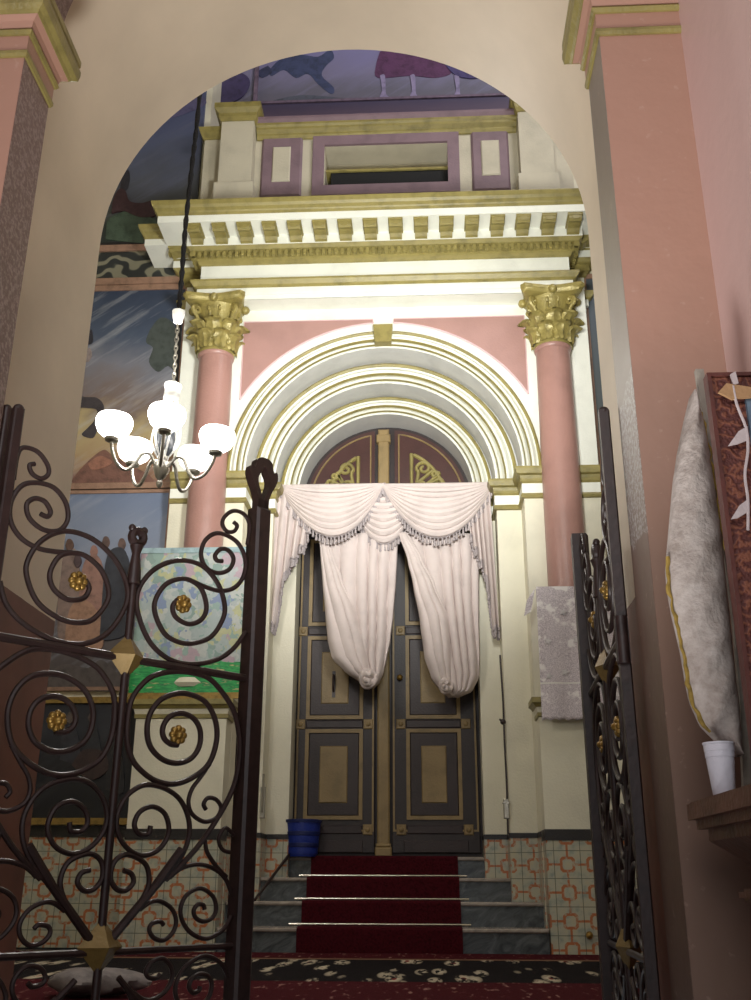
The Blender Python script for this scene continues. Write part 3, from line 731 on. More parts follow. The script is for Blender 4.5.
for i in range(3):
    yf, r, z0, z1 = steps[i]
    t = tag(build(MB().tube([(xa - .09, steps[i + 1][0] - .022, z1 + .016), (xb + .07, steps[i + 1][0] - .022, z1 + .016)], .009, 8), 'stair_rod', M['steel']),
        'bright metal rod holding the red runner on the %s step' % ['lowest', 'second', 'third'][i], 'rod', 'stair rods')
struct_rug = tag(build(MB().box(-3.6, 2.6, 4.3, 7.80, -.012, .004), 'floor_rug', M['rug']), 'patterned rug with dark floral border and red field in front of the steps', 'rug')

# ------------------------------------------------------------------ door
door = MB().box(AX - R3 - .02, AX + R3 + .02, YD, YD + .08, .62, ZS)
door.arc(AX, ZS, [(0.0, YD), (R3 + .02, YD)], smooth=False)
dr = build(door, 'door_1', M['doordark']); tag(dr, 'tall dark double door with gold lined panels behind the tied curtain', 'door', None, 'structure')
def dbox(b, px0, px1, py0, py1, Y, t, bev=.004):
    x0, z1 = at(px0, py0, Y); x1, z0 = at(px1, py1, Y); b.bevbox(x0, x1, Y - t, Y, z0, z1, bev); return b
YF = YD
def rect(e, x0, x1, z0, z1, t, name, mat, w=None, Y=None, bev=.004):
    Y = Y if Y is not None else YF
    b = MB()
    if w: frame(b, x0, x1, z0, z1, w, Y - t, Y)
    else: b.bevbox(x0, x1, Y - t, Y, z0, z1, bev)
    return build(b, name, mat, e)
for s, (lx0, lx1), lab in ((-1, (-1.145, -.455), 'left door leaf'), (1, (-.312, .425), 'right door leaf')):
    lf = rect(dr, lx0, lx1, .70, 3.70, .03, 'door_leaf', M['doordark'], None, YF, .006)
    Yl = YF - .03
    rect(lf, lx0 + .01, lx1 - .01, .87, 3.66, .006, 'gold_border', M['doorgold'], .016, Yl)
    rect(lf, lx0 + .10, lx1 - .10, .705, .80, .01, 'kick_panel', M['doorwood'], None, Yl)
    px0, px1 = (lx0 + .085, lx1 - .105) if s < 0 else (lx0 + .125, lx1 - .14)
    for z0, z1, ci in ((.965, 1.715, True), (1.80, 2.535, True), (2.63, 3.45, True)):
        rect(lf, px0, px1, z0, z1, .014, 'panel_frame', M['doorgold'], .032, Yl, .004)
        rect(lf, px0 + .032, px1 - .032, z0 + .032, z1 - .032, .010, 'panel_field', M['doorwood'], None, Yl, .008)
        rect(lf, px0 + .125, px1 - .125, z0 + .13, z1 - .14, .018, 'panel_centre', M['doorpanel'], None, Yl, .012)
    for zc in (.885, 1.757, 2.582):
        rect(lf, px0 + .0, px1 - .0, zc - .035, zc + .035, .008, 'rail', M['doorwood'], None, Yl, .008)
        for xc in (px0 - .045, px1 + .045):
            rb2 = MB().bevbox(xc - .04, xc + .04, Yl - .012, Yl, zc - .042, zc + .042, .006); rb2.sphere((xc, Yl - .012, zc), .022, 6, (1, .5, 1))
            build(rb2, 'rosette', M['doorgold'], lf)
    if s < 0:
        x, z = at(334, 683, Yl); hb = MB().box(x - .014, x + .014, Yl - .026, Yl - .016, z - .13, z + .1)
        hb.tube(catmull([(x, Yl - .026, z + .07), (x, Yl - .07, z + .05), (x, Yl - .075, z), (x, Yl - .07, z - .05), (x, Yl - .026, z - .08)], 5), .009, 8); build(hb, 'handle', M['iron'], lf)
    else:
        x, z = at(400, 678, Yl); hb = MB().sphere((x, Yl - .03, z), .026, 8); hb.lathe([(.03, 0), (.03, .01)], (0, 0, 0), 12) if False else None
        build(hb, 'knob', M['brass'], lf)
        x, z = at(366, 752, Yl)
# meeting strip (a slim gold pilaster)
ms = MB().bevbox(-.435, -.330, YF - .055, YF, .72, 4.56, .012)
ms.bevbox(-.452, -.313, YF - .07, YF, .672, .745, .01); ms.bevbox(-.445, -.320, YF - .065, YF, .745, .775, .01); ms.bevbox(-.450, -.316, YF - .07, YF, 4.42, 4.50, .01)
for xx in (-.41, -.383, -.355): ms.box(xx - .004, xx + .004, YF - .06, YF - .05, .78, 4.42)
build(ms, 'meeting_strip', M['doorpanel'], dr)
# transom lights with scrollwork
for s in (-1, 1):
    tr = MB(); xin = AX + s * .075 if s > 0 else AX - .115
    def quarter(r, inx, z0, n=20):
        xs = abs(inx - AX); a1 = math.acos(min(1, xs / r)); a0 = math.asin((z0 - ZS) / r)
        pts = [(AX + s * r * math.cos(a0 + (a1 - a0) * i / n), ZS + r * math.sin(a0 + (a1 - a0) * i / n)) for i in range(n + 1)]
        return pts + [(inx, z0)]
    tp = build(MB().prism(quarter(.765, xin, ZS + .02), YF - .02, YF), 'transom_panel', M['transom'], dr)
    def outline(pts, w): 
        return MB().tube([(x, YF - .022, z) for x, z in pts] + [(pts[0][0], YF - .022, pts[0][1])], w, 6)
    build(outline(quarter(.725, xin + s * .04, ZS + .06), .009), 'gold_border', M['doorgold'], tp)
    q2 = outline(quarter(.56, xin + s * .16, ZS + .10), .020)
    def spiral(b, cx, cz, r, a0, turns, hand, tail, w=.017):
        pts = [(cx + r * (1 - .82 * i / 24) * math.cos(a0 + hand * turns * 2 * PI * i / 24), YF - .024, cz + r * (1 - .82 * i / 24) * math.sin(a0 + hand * turns * 2 * PI * i / 24)) for i in range(25)]
        b.tube(catmull([(tail[0], YF - .024, tail[1])] + pts[::2], 4), w, 6)
    xo = xin + s * .16
    spiral(q2, xo + s * .115, ZS + .355, .075, PI / 2 + s * PI / 2 + s * .8, 1.4, -s, (xo + s * .03, ZS + .12))
    spiral(q2, xo + s * .25, ZS + .17, .07, PI / 2, 1.4, -s, (xo + s * .05, ZS + .12))
    spiral(q2, xo + s * .09, ZS + .19, .05, PI, 1.2, s, (xo + s * .2, ZS + .33))
    spiral(q2, xo + s * .22, ZS + .29, .035, 0, 1.2, s, (xo + s * .1, ZS + .16))
    build(q2, 'scrollwork', M['gold'], tp)

# ------------------------------------------------------------------ curtain
YC = 8.49
cv = empty('curtain_valance', (AX, YC, 3.84), 'cream swagged valance with tasselled fringe and long side tails over the door', 'curtain')
def Cx(px, py): return at(px, py, YC)
build(MB().tube([(AX - .985, YC + .03, 3.83), (AX + .985, YC + .03, 3.83)], .018, 10), 'rod', M['whitemetal'], cv)
def tassels(b, pts, gap=.035, L=.085, y=0):
    acc = 0
    for i in range(len(pts) - 1):
        a = Vector(pts[i]); c = Vector(pts[i + 1]); d_ = (c - a).length; t = 0
        while acc + (d_ - t) >= gap:
            t += gap - acc; acc = 0; p = a.lerp(c, t / d_)
            l = L * random.uniform(.85, 1.1); r = .013
            b.lathe([(.003, 0), (.004, -.2 * l), (.010, -.26 * l), (.007, -.42 * l), (r, -.9 * l), (r * .7, -l)], (p.x + random.uniform(-.004, .004), p.y + y, p.z + .012), 6)
        acc += d_ - t
    b.tube([(p[0], p[1] + y, p[2] + .004) for p in pts], .011, 6)
def swag(px_l, px_r, ptop, pbot, yoff, nf, lab_seed, topw=1.0, skew=0):
    xl_, zt = Cx(px_l, ptop); xr_, _ = Cx(px_r, ptop); _, zb = Cx((px_l + px_r) / 2, pbot)
    nu, nv = 40, 46; rows = []
    for j in range(nv + 1):
        v = j / nv; row = []
        # each line across the swag hangs from points that close in along the gathered shoulders
        ins = .0 + .5 * (xr_ - xl_) * .02 * v
        for i in range(nu + 1):
            u = i / nu; s_ = (1 - abs(2 * u - 1) ** 2)
            x = xl_ + ins + (xr_ - xl_ - 2 * ins) * u + skew * v * s_
            z = zt - (zt - zb) * v * s_
            ph = v * nf * 2 * PI
            y = YC + yoff - .07 * s_ * math.sin(PI * min(1, v * .9)) - .03 * s_ * (.5 + .5 * math.sin(ph)) * min(1, v * 4)
            z += .012 * s_ * math.cos(ph) * min(1, v * 4)
            row.append((x, y, z))
        rows.append(row)
    b = MB().grid(rows, True)
    o = build(b, 'swag', M['cloth'], cv)
    so = o.modifiers.new('s', 'SOLIDIFY'); so.thickness = .006
    f = MB(); tassels(f, rows[-1]); 
    fr = build(f, 'fringe', M['fringe'], cv)
    return rows
swag(344, 424, 487, 546, .02, 9, 0)
swag(278, 386, 487, 541, -.045, 9, 1, skew=.03)
swag(380, 496, 486, 542, -.045, 9, 2, skew=-.01)
def tail(inner, outer_px, s):
    # stepped cascade: inner edge short, outer edge long; vertical zigzag folds
    nu, nv = 44, 24; rows = []
    for j in range(nv + 1):
        v = j / nv; row = []
        for i in range(nu + 1):
            u = i / nu                                   # 0 outer edge, 1 inner edge
            pxo, pyo = outer_px; pxi, pyi = inner
            fu_ = 0 if u < .26 else (.6 * (u - .26) / .16 if u < .42 else .6 + .4 * (u - .42) / .58)
            pyb = pyo + (pyi - pyo) * fu_
            bot = pyb + 3 * math.sin(u * 5 * 2 * PI)
            y_ = 488 + (bot - 488) * v
            base = (278 if s < 0 else 489) + (-(12) if s < 0 else 10) * ((y_ - 488) / 145)
            px = base + (-s) * u * (42 - 6 * v) * (1 if s < 0 else .62)
            X, Z = Cx(px, y_)
            row.append((X, YC - .05 - .03 * math.cos(u * 5 * 2 * PI) * (.4 + .6 * v), Z))
        rows.append(row)
    o = build(MB().grid(rows, True), 'tail', M['cloth'], cv); o.modifiers.new('s', 'SOLIDIFY').thickness = .006
    f = MB(); tassels(f, rows[-1], .03, .09); build(f, 'fringe', M['fringe'], cv)
tail((322, 536), (267, 626), -1)
tail((468, 538), (499, 630), 1)
def drape(lab, ledge, redge, diag, knot, kr, nfold, mirror=False):
    e = empty('curtain_drape', (Cx(*knot)[0], YC, Cx(*knot)[1]), lab, 'curtain')
    def interp(T, y):
        for (ya, xa_), (yb_, xb_) in zip(T, T[1:]):
            if ya <= y <= yb_: 
                t = (y - ya) / (yb_ - ya); t2 = t * t * (3 - 2 * t) * .4 + t * .6; return xa_ + (xb_ - xa_) * t2
        return T[-1][1] if y > T[-1][0] else T[0][1]
    ytop, ybot = ledge[0][0], ledge[-1][0]; nv, nu = 60, 64
    def sheet(le, re, yo, amp, nf, phase, bulge, conv):
        rows = []
        for j in range(nv + 1):
            y = ytop + (ybot - ytop) * j / nv; L_ = interp(le, y); R_ = interp(re, y); row = []
            v = j / nv
            for i in range(nu + 1):
                u = i / nu; px = L_ + (R_ - L_) * u
                X, Z = Cx(px, y)
                w = abs(at(R_, y, YC)[0] - at(L_, y, YC)[0])
                dep = -min(bulge, w * .5) * math.sqrt(max(0, 1 - (2 * u - 1) ** 2)) - amp * abs(math.sin((u + .05 * math.sin(4 * v + phase) + .03 * math.sin(9 * u)) * nf * PI + phase + v * conv)) ** .8 * min(1, w * 5) * (1 - .55 * max(0, v - .6) / .4)
                row.append((X, YC + yo + dep * (.55 + .45 * v), Z))
            rows.append(row)
        return MB().grid(rows, True), rows
    b, _ = sheet(ledge, redge, .055, .060, nfold + 2, .4, .085, .5)
    o = build(b, 'back_fold', M['cloth'], e); o.modifiers.new('s', 'SOLIDIFY').thickness = .006
    b, rows = sheet(diag[0], diag[1], -.010, .030, 3, 1.2, .11, -1.6)
    b.tube([Vector(r[-1 if not mirror else 0]) + Vector((0, -.006, 0)) for r in rows], .008, 6)
    o = build(b, 'front_fold', M['cloth'], e); o.modifiers.new('s', 'SOLIDIFY').thickness = .006
    kx, kz = Cx(*knot); kb_ = MB()
    for q in range(3):
        pts = []; rr = kr * (1 - .28 * q)
        for i in range(17):
            a = 2 * PI * i / 16 + q; pts.append((kx + rr * .85 * math.cos(a), YC - .10 - .018 * q + .03 * math.sin(a * 2 + q), kz + rr * math.sin(a)))
        kb_.tube(pts, kr * .40, 10)
    kb_.sphere((kx, YC - .075, kz), kr * 1.05, 10, (1, .7, 1.05))
    build(kb_, 'knot', M['cloth'], e)
Lx = lambda T: [(460 + y / 2.7815, 250 + x / 2.682) for x, y in T]
drape('cream curtain drape knotted at its foot in front of the left door leaf',
      Lx([(188, 205), (192, 260), (198, 330), (206, 430), (211, 500), (222, 550), (258, 588), (300, 618), (312, 632)]),
      Lx([(396, 205), (394, 260), (391, 330), (384, 430), (376, 500), (366, 550), (356, 590), (344, 618), (330, 632)]),
      (Lx([(186, 205), (191, 260), (196, 330), (204, 430), (210, 500), (221, 550), (256, 590), (298, 618), (310, 632)]),
       Lx([(205, 205), (222, 260), (246, 330), (286, 430), (306, 500), (314, 550), (320, 590), (330, 618), (326, 632)])), (369, 681), .065, 4)
drape('cream curtain drape hanging lower, folded at its foot, in front of the right door leaf',
      Lx([(402, 205), (425, 280), (440, 350), (458, 450), (470, 550), (488, 605), (512, 640), (535, 658)]),
      Lx([(612, 205), (614, 280), (613, 350), (613, 450), (616, 550), (614, 600), (596, 640), (556, 658)]),
      (Lx([(400, 205), (424, 280), (439, 350), (457, 450), (469, 550), (487, 605), (511, 640), (534, 658)]),
       Lx([(424, 205), (462, 280), (496, 350), (534, 450), (538, 550), (540, 605), (542, 640), (546, 658)])), (446, 688), .05, 4)

# ------------------------------------------------------------------ things by the door
bx, bz = at(302, 852, 8.72)
bk = empty('bucket', (bx, 8.76, .668), 'blue plastic bucket with dark bands left of the door on the top step', 'bucket')
zb0 = .668
build(MB().lathe([(.0, .002), (.115, .002), (.12, .0), (.135, .08), (.145, .18), (.152, .27), (.146, .27), (.13, .02), (0, .02)], (bx, 8.70, zb0), 28, cap=False), 'body', M['bucket'], bk)
for z_, rr in ((.07, .1345), (.16, .1435)): build(MB().lathe([(rr, z_), (rr + .005, z_ + .005), (rr + .006, z_ + .03), (rr + .002, z_ + .035)], (bx, 8.70, zb0), 28, cap=False), 'band', M['bucket2'], bk)
build(MB().lathe([(.150, .262), (.160, .262), (.162, .285), (.150, .288), (.148, .275)], (bx, 8.70, zb0), 28, cap=False), 'rim', M['bucket2'], bk)
st = MB(); a = at(256, 876, 8.15); c = at(289, 856, 8.6)
st.tube([(a[0], 8.14, .345), (c[0], 8.62, .685)], .012, 8)
tag(build(st, 'broom_stick', M['iron']), 'thin dark stick leaning on the steps below the bucket', 'stick')
cb = empty('wall_bolt_rod', (.60, Y2 - .01, .9), 'thin dark cable with metal bolt on the cream jamb right of the door', 'cable')
pts = [at(x, y, Y2 - .012) for x, y in ((500, 655), (503, 700), (504.5, 740), (507, 790), (508, 834))]
build(MB().tube(catmull([(x, Y2 - .012, z) for x, z in pts], 4), .008, 6), 'cable', M['iron'], cb)
x, z = at(506, 803, Y2 - .012); bb = MB().bevbox(x - .022, x + .022, Y2 - .035, Y2, z - .12, z + .03, .006); bb.tube([(x - .03, Y2 - .03, z), (x + .03, Y2 - .03, z)], .008, 6)
build(bb, 'bolt', M['chrome'], cb)
x, z = at(503, 722, Y2 - .012); build(MB().sphere((x, Y2 - .02, z), .024, 8).tube([(x - .03, Y2 - .03, z + .02), (x, Y2 - .03, z)], .008, 6), 'hook', M['iron'], cb)
x, z = at(263, 800, Y2 - .012)
lb_ = MB().bevbox(x - .02, x + .02, Y2 - .03, Y2, z - .14, z + .1, .006); lb_.tube([(x, Y2 - .035, z - .1), (x, Y2 - .035, z + .2)], .009, 8)
tag(build(lb_, 'wall_bolt', M['chrome']), 'small metal bolt on the cream jamb left of the door', 'bolt')
x, z = at(589, 935, PF); tag(build(MB().sphere((x, PF - .02, z), .026, 10).lathe([(.018, 0), (.018, .01)], (x, PF - .02, z), 8), 'door_stop', M['brass']), 'small brass knob on the tiles beside the right gate', 'knob')
x, z = at(537, 706, Y1 - .02); tag(build(MB().sphere((x, Y1 - .02, z), .03, 8, (.7, .8, 1.6)), 'wall_hook', M['iron']), 'small dark hook on the wall at the left edge of the lace cloth', 'hook')

# printed picture on the left pedestal, lace cloth on the right
e = empty('printed_picture', (-1.87, 7.78, 1.80), 'colourful printed cloth picture with green lower border leaning on the left column', 'picture')
pb = MB(); rows = []
for j in range(25):
    z = 1.805 + (3.04 - 1.805) * j / 24; rows.append([(-2.335 + .93 * i / 20 , 7.795 + .0 + .006 * math.sin(i * .9) * (1 - j / 30) + .02 * j / 24, z) for i in range(21)])
pb.grid(rows, True); o = build(pb, 'printed_cloth', M['poster'], e); o.modifiers.new('s', 'SOLIDIFY').thickness = .008
bd = MB().box(-2.335, -1.405, 7.78, 7.80, 1.803, 1.85); build(bd, 'lower_rail', M['goldframe'], e)
bd = MB().box(-2.335, -1.405, 7.80, 7.825, 3.0, 3.045); build(bd, 'upper_hem', flat('pale_blue_hem', (150, 172, 176)), e)
e = empty('lace_cloth', (1.155, 7.75, 1.80), 'white lace cloth with scalloped hem hanging before the right column', 'cloth')
rows = []; nx, nz = 48, 40
for j in range(nz + 1):
    v = j / nz; row = []
    for i in range(nx + 1):
        u = i / nx; x = .872 + .60 * u
        hem = 1.615 + .014 * abs(math.sin(u * 9 * PI)) * 1.0
        z = 2.665 + (hem - 2.665) * v
        row.append((x - .010 * v, 7.745 + .008 * math.sin(u * 17 + v * 2) * v - .01 * v, z))
    rows.append(row)
rows.insert(0, [(p[0], 7.80, 2.675) for p in rows[0]])
o = build(MB().grid(rows, True), 'lace_sheet', M['lace'], e); o.modifiers.new('s', 'SOLIDIFY').thickness = .004
random.seed(5)
for (px, py) in ((563, 612), (548, 641), (577, 640), (565, 672), (549, 676)):
    X, Z = at(px, py, 7.735); n_ = 40
    ring_ = [(X + .030 * (.72 + .28 * math.cos(5 * 2 * PI * q / n_)) * math.cos(2 * PI * q / n_), Z + .030 * (.72 + .28 * math.cos(5 * 2 * PI * q / n_)) * math.sin(2 * PI * q / n_)) for q in range(n_)]
    build(MB().prism(ring_, 7.733, 7.738), 'embroidered_flower', flat('pale_thread', (206, 200, 200)), e)
sw = MB(); sw.grid([[(.872 - .004 * j, 7.75 + .03 * i / 4, 2.66 - .10 * j - .02 * i) for i in range(5)] for j in range(3)], True)
sd = [(535, 588), (531, 612), (524, 616), (527, 600)]
sw = MB().prism([at(x, y, 7.76) for x, y in sd], 7.755, 7.765); build(sw, 'loose_corner', M['lace'], e)
tag(build(MB().box(.875, 1.46, 7.765, 7.795, 1.803, 2.66), 'backing_board', flat('pale_board', (168, 156, 150))), 'flat board standing on the pedestal behind the white lace cloth', 'board')

# ------------------------------------------------------------------ chandelier
CHX, CHY, CHZ = -1.605, 5.6, 2.70
ch = empty('chandelier', (CHX, CHY, CHZ), 'nickel chandelier with five glowing white bowl shades hanging on chain', 'chandelier', None, (0, math.radians(3), 0))
body = MB().lathe([(.004, 0), (.014, .01), (.02, .03), (.012, .05), (.03, .07), (.05, .12), (.045, .16), (.03, .18), (.034, .2), (.03, .26), (.018, .30), (.018, .55)], (0, 0, 0), 18)
body.lathe([(.018, .52), (.05, .53), (.055, .56), (.03, .58), (.028, .66)], (0, 0, 0), 18)
build(body, 'stem', M['chrome'], ch, True)
build(MB().lathe([(.03, .20), (.055, .24), (.062, .32), (.05, .40), (.03, .46), (.03, .50)], (0, 0, 0), 20), 'glass_vase', flat('smoky_glass', (70, 74, 80), .15), ch, True)
va = MB()
for k_ in range(6):
    a = k_ * PI / 3
    va.tube(catmull([(.03 * math.cos(a), .03 * math.sin(a), .2), (.085 * math.cos(a), .085 * math.sin(a), .30), (.075 * math.cos(a), .075 * math.sin(a), .42), (.035 * math.cos(a), .035 * math.sin(a), .58)], 5), .007, 6)
build(va, 'cage_rods', M['whitemetal'], ch, True)
build(MB().lathe([(.03, .56), (.048, .57), (.05, .60), (.046, .67), (.054, .685), (.054, .70), (.03, .705), (.012, .73)], (0, 0, 0), 20), 'crown', M['whitemetal'], ch, True)
angs = [-PI / 2 + .26 + 2 * PI * i / 5 for i in range(5)]
for a in angs:
    def pt(r, z): return (r * math.cos(a), r * math.sin(a), z)
    ar = build(MB().tube(catmull([pt(.035, .13), pt(.08, .20), pt(.13, .19), pt(.17, .11), pt(.215, .065), pt(.27, .09), pt(.31, .16), pt(.325, .225)], 6), .011, 8), 'arm', M['chrome'], ch, True)
    c0 = pt(.325, 0)
    cu = MB().lathe([(.012, .215), (.04, .225), (.045, .24), (.02, .255)], c0, 16); build(cu, 'cup', M['chrome'], ar, True)
    sh = MB().lathe([(.025, .245), (.06, .255), (.09, .28), (.108, .32), (.112, .35), (.105, .375), (.097, .385), (.092, .375), (.098, .35), (.094, .32), (.078, .29), (.05, .268), (.02, .262)], c0, 26, cap=False)
    build(sh, 'shade', M['shade'], ar, True)
# chain and cable
tx, tz = at(178, 318, CHY)
chn = MB(); p0 = Vector((.0, 0, .72)); p1 = Vector((-.028, 0, 1.14)); n = 13
for i in range(n):
    p = p0.lerp(p1, (i + .5) / n); L = (p1 - p0).length / n * .72
    pts = []
    for q in range(10):
        a = 2 * PI * q / 10; du = .011 * math.cos(a); dz = L * math.sin(a)
        pts.append(p + (Vector((du, 0, dz)) if i % 2 else Vector((0, du, dz))))
    chn.tube(pts, .004, 5, True)
build(chn, 'chain', M['chrome'], ch, True)
cab = empty('hanging_cable', (-1.57, CHY, 3.86), 'black sleeved cable rising from the chandelier chain towards the ceiling', 'cable')
build(MB().lathe([(.012, 3.84), (.028, 3.85), (.04, 3.90), (.042, 3.93), (.015, 3.94)], (-1.573, CHY, 0), 16), 'cap', M['whitemetal'], cab)
cp_ = [(-1.573, CHY, 3.92), (-1.573, CHY, 4.2), (-1.576, CHY, 4.6), (-1.566, CHY, 5.1), (-1.553, CHY, 5.7), (-1.55, CHY, 7.5), (-1.55, CHY, 11)]
cpt = catmull(cp_, 12)
build(MB().tube(cpt, [.016 + .004 * math.sin(i * 2.1) for i in range(len(cpt))], 8), 'sleeve', M['cablesleeve'], cab)

# ------------------------------------------------------------------ entrance passage
PX = -.318; HW = .837; HP = .985; YA, YB, YE = 2.25, 2.45, 3.40; ZP = 2.885
for s, nm in ((-1, 'left'), (1, 'right')):
    xx = PX + s * HP
    b = MB().add([(xx, YB, -.6), (xx, YE, -.6), (xx, YE, ZP), (xx, YB, ZP)], [(0, 1, 2, 3)])
    struct(b, 'wall_passage_' + nm, M['passage'], None, 'cream %s reveal of the arched passage with brown lower paint' % nm, 'wall')
struct(MB().arc(PX, ZP, [(HP, YB), (HP, YE)]), 'ceiling_passage', M['passage'], None, 'cream barrel vault of the arched entrance passage', 'ceiling')
b = strip_above_arch(HP, YE, -5.2, 5.2, 11, ZP, PX)
for s in (-1, 1):
    xx = PX + s * HP; e_ = s * 5.2
    b.add([(xx, YE, -.6), (e_, YE, -.6), (e_, YE, 11), (xx, YE, 11)], [(0, 1, 2, 3)])
struct(b, 'wall_front', M['cream'], None, 'sanctuary side of the entrance wall with arched opening', 'wall')
def passage_pier(s, lab):
    xin = PX + s * HW; xout = PX + s * (HP + .10 if s > 0 else HP + .12)
    e = empty('pilaster', (xin, YA, -.6), lab, 'pilaster')
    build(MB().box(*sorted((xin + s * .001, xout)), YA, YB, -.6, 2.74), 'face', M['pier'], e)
    build(MB().box(*sorted((xin, xin + s * .004)), YA + .002, YB - .0, -.6, 2.74), 'reveal', M['reveal_l'] if s < 0 else M['reveal_r'], e)
    path = [(xout, YA), (xin, YA), (xin, YB), (xin + s * .15, YB)]
    if s < 0: path = path
    if s < 0: sw = lambda pr: MB().sweep([(x, y) for x, y in path], pr)
    else: sw = lambda pr: MB().sweep([(x, y) for x, y in path[::-1]], pr)
    build(sw([(-.03, 2.735), (.006, 2.735), (.010, 2.745), (.010, 2.755), (.004, 2.76), (-.03, 2.76)]), 'capital_band', M['gold'], e)
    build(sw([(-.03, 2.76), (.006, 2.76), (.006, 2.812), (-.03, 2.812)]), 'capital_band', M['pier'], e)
    build(sw([(-.03, 2.812), (.012, 2.812), (.018, 2.824), (.012, 2.834), (-.03, 2.834)]), 'capital_band', M['gold'], e)
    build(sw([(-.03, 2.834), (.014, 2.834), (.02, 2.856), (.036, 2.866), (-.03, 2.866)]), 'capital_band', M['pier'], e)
    build(sw([(-.03, 2.866), (.038, 2.866), (.044, 2.876), (.058, 2.885), (.062, 2.91), (.062, 2.925), (.054, 2.93), (.06, 2.945), (.06, 2.965), (-.03, 2.97)]), 'capital_cornice', M['gold'], e)
    return e
pil_l = passage_pier(-1, 'pink and brown left pilaster with gold capital at the upper left corner')
pil_r = passage_pier(1, 'tall pink right pilaster with gold capital and worn grey edge')
rib = MB().arc(PX, 2.95, [(HW + .001, YA), (HW, YA + .002), (HW, YB), (HP + .2, YB)], smooth=False)
rib.arc(PX, 2.95, [(HW, YA), (HW + .35, YA)], smooth=False)
struct(rib, 'trim_rib', M['reveal_l'], None, 'brown arched rib springing from the pilaster capitals', 'arch rib')
struct(MB().box(.75, .95, -.9, YA + .05, -.6, 4.4), 'wall_entrance_right', M['rwall'], None, 'dusty pink side wall at the right edge', 'wall')
struct(MB().box(-1.6, -1.40, -.9, YA + .05, -.6, 4.4), 'wall_entrance_left', M['rwall'], None, 'dusty pink side wall beyond the left edge', 'wall')
fw_ = strip_above_arch(HW + .34, YA + .01, -1.6, .95, 4.4, 2.95, PX)
struct(fw_, 'wall_entrance_front', M['passage'], None, 'cream wall above the entrance rib', 'wall')

# ------------------------------------------------------------------ iron gates
GH = Vector((-1.077, 2.45)); GF = Vector((-.55, 3.02)); GD = (GF - GH).normalized()
def guv(px, py):
    r = ray(px, py); det = r.x * (-GD.y) + GD.x * r.y
    t = (GH.x * (-GD.y) + GD.x * GH.y) / det
    s = (r.x * GH.y - r.y * GH.x) / det * 1.0
    # solve GH + s*GD = t*(r.x, r.y)
    s = ((t * r.x - GH.x) * GD.x + (t * r.y - GH.y) * GD.y)
    return s, t * r.z + H
UC, ULO, UHI = .366, -.035, .803
A_ = lambda T: [guv(120 + x / 5, 520 + y / 5) for x, y in T]
B_ = lambda T: [guv(x / 2.59, 390 + y / 2.59) for x, y in T]
C_ = lambda T: [guv(130 + x / 5, 680 + y / 5) for x, y in T]
D_ = lambda T: [guv(x / 2.59, 680 + y / 2.59) for x, y in T]
E_ = lambda T: [guv(130 + x / 5, 840 + y / 5) for x, y in T]
big = A_([(285, 398), (258, 432), (275, 490), (345, 526), (412, 500), (437, 440), (412, 345), (365, 305), (300, 288), (215, 325), (160, 430), (210, 560), (270, 605), (355, 622), (460, 590), (520, 490), (526, 420), (490, 310), (410, 220), (290, 195), (170, 240), (90, 340), (78, 440), (140, 610), (240, 700), (360, 726), (490, 700), (570, 645), (628, 560)])
s2_ = A_([(365, 305), (430, 337), (500, 357), (570, 345), (618, 290), (632, 200), (590, 105), (490, 57), (425, 95), (400, 170), (425, 240), (490, 270), (550, 250), (572, 195), (545, 150), (505, 140), (472, 175), (482, 205), (512, 205)])
s3_ = B_([(640, 400), (646, 350), (632, 322), (605, 313), (582, 328), (576, 348), (588, 366), (606, 366), (614, 352), (605, 342)])
low = C_([(180, 1000), (330, 850), (440, 690), (520, 540), (548, 400), (548, 280), (525, 160), (470, 70)]) + A_([(450, 790), (370, 764), (290, 755), (210, 764), (140, 790), (60, 880)]) + C_([(-12, 180), (-18, 300), (8, 400), (60, 460), (130, 508), (220, 525), (320, 488), (400, 420), (437, 300), (430, 200), (385, 112), (320, 75), (240, 62), (150, 95), (95, 170), (82, 260), (100, 340), (160, 400), (235, 420), (310, 395), (350, 330), (354, 250), (320, 188), (250, 160), (190, 185), (160, 240), (166, 290), (200, 322), (240, 325)])
curl = C_([(400, 420), (350, 490), (310, 545), (292, 610), (310, 670), (370, 708), (430, 690), (455, 640), (430, 598), (390, 590), (368, 620), (380, 648)])
h_ = D_([(405, 535), (450, 490), (485, 430), (493, 370), (470, 310), (430, 280), (375, 268), (330, 295), (302, 345), (302, 395), (330, 440), (370, 458), (415, 440), (440, 395), (430, 345), (395, 324), (360, 340), (345, 375), (358, 400), (385, 402), (390, 378)])
i_ = D_([(340, 610), (372, 560), (386, 520), (375, 475), (330, 452), (297, 470), (286, 510), (300, 540), (325, 545), (345, 525), (340, 502), (320, 493)])
j1 = E_([(200, 190), (260, 140), (350, 122), (430, 150), (480, 200), (507, 270)])
j2 = E_([(505, 380), (470, 450), (380, 503), (290, 460), (245, 370), (270, 280), (350, 232), (420, 280), (433, 350), (410, 395), (365, 410), (325, 390), (315, 350), (340, 318), (370, 325), (373, 348)])
k_ = E_([(50, 350), (100, 312), (150, 306), (205, 340), (230, 400), (215, 460), (170, 500), (120, 490), (96, 450), (110, 418), (150, 408), (168, 425)])
l1 = C_([(375, 800), (385, 860), (430, 930), (482, 985)])
l2 = C_([(520, 775), (475, 742), (435, 748)][::-1]) 
l3 = C_([(522, 780), (480, 740), (448, 775), (445, 815), (465, 850), (500, 862)])
def clampu(P): return [(min(max(u, UC + .012 if False else ULO), UHI - .02), z) for u, z in P]
ZB = .305; ZU = 1.048
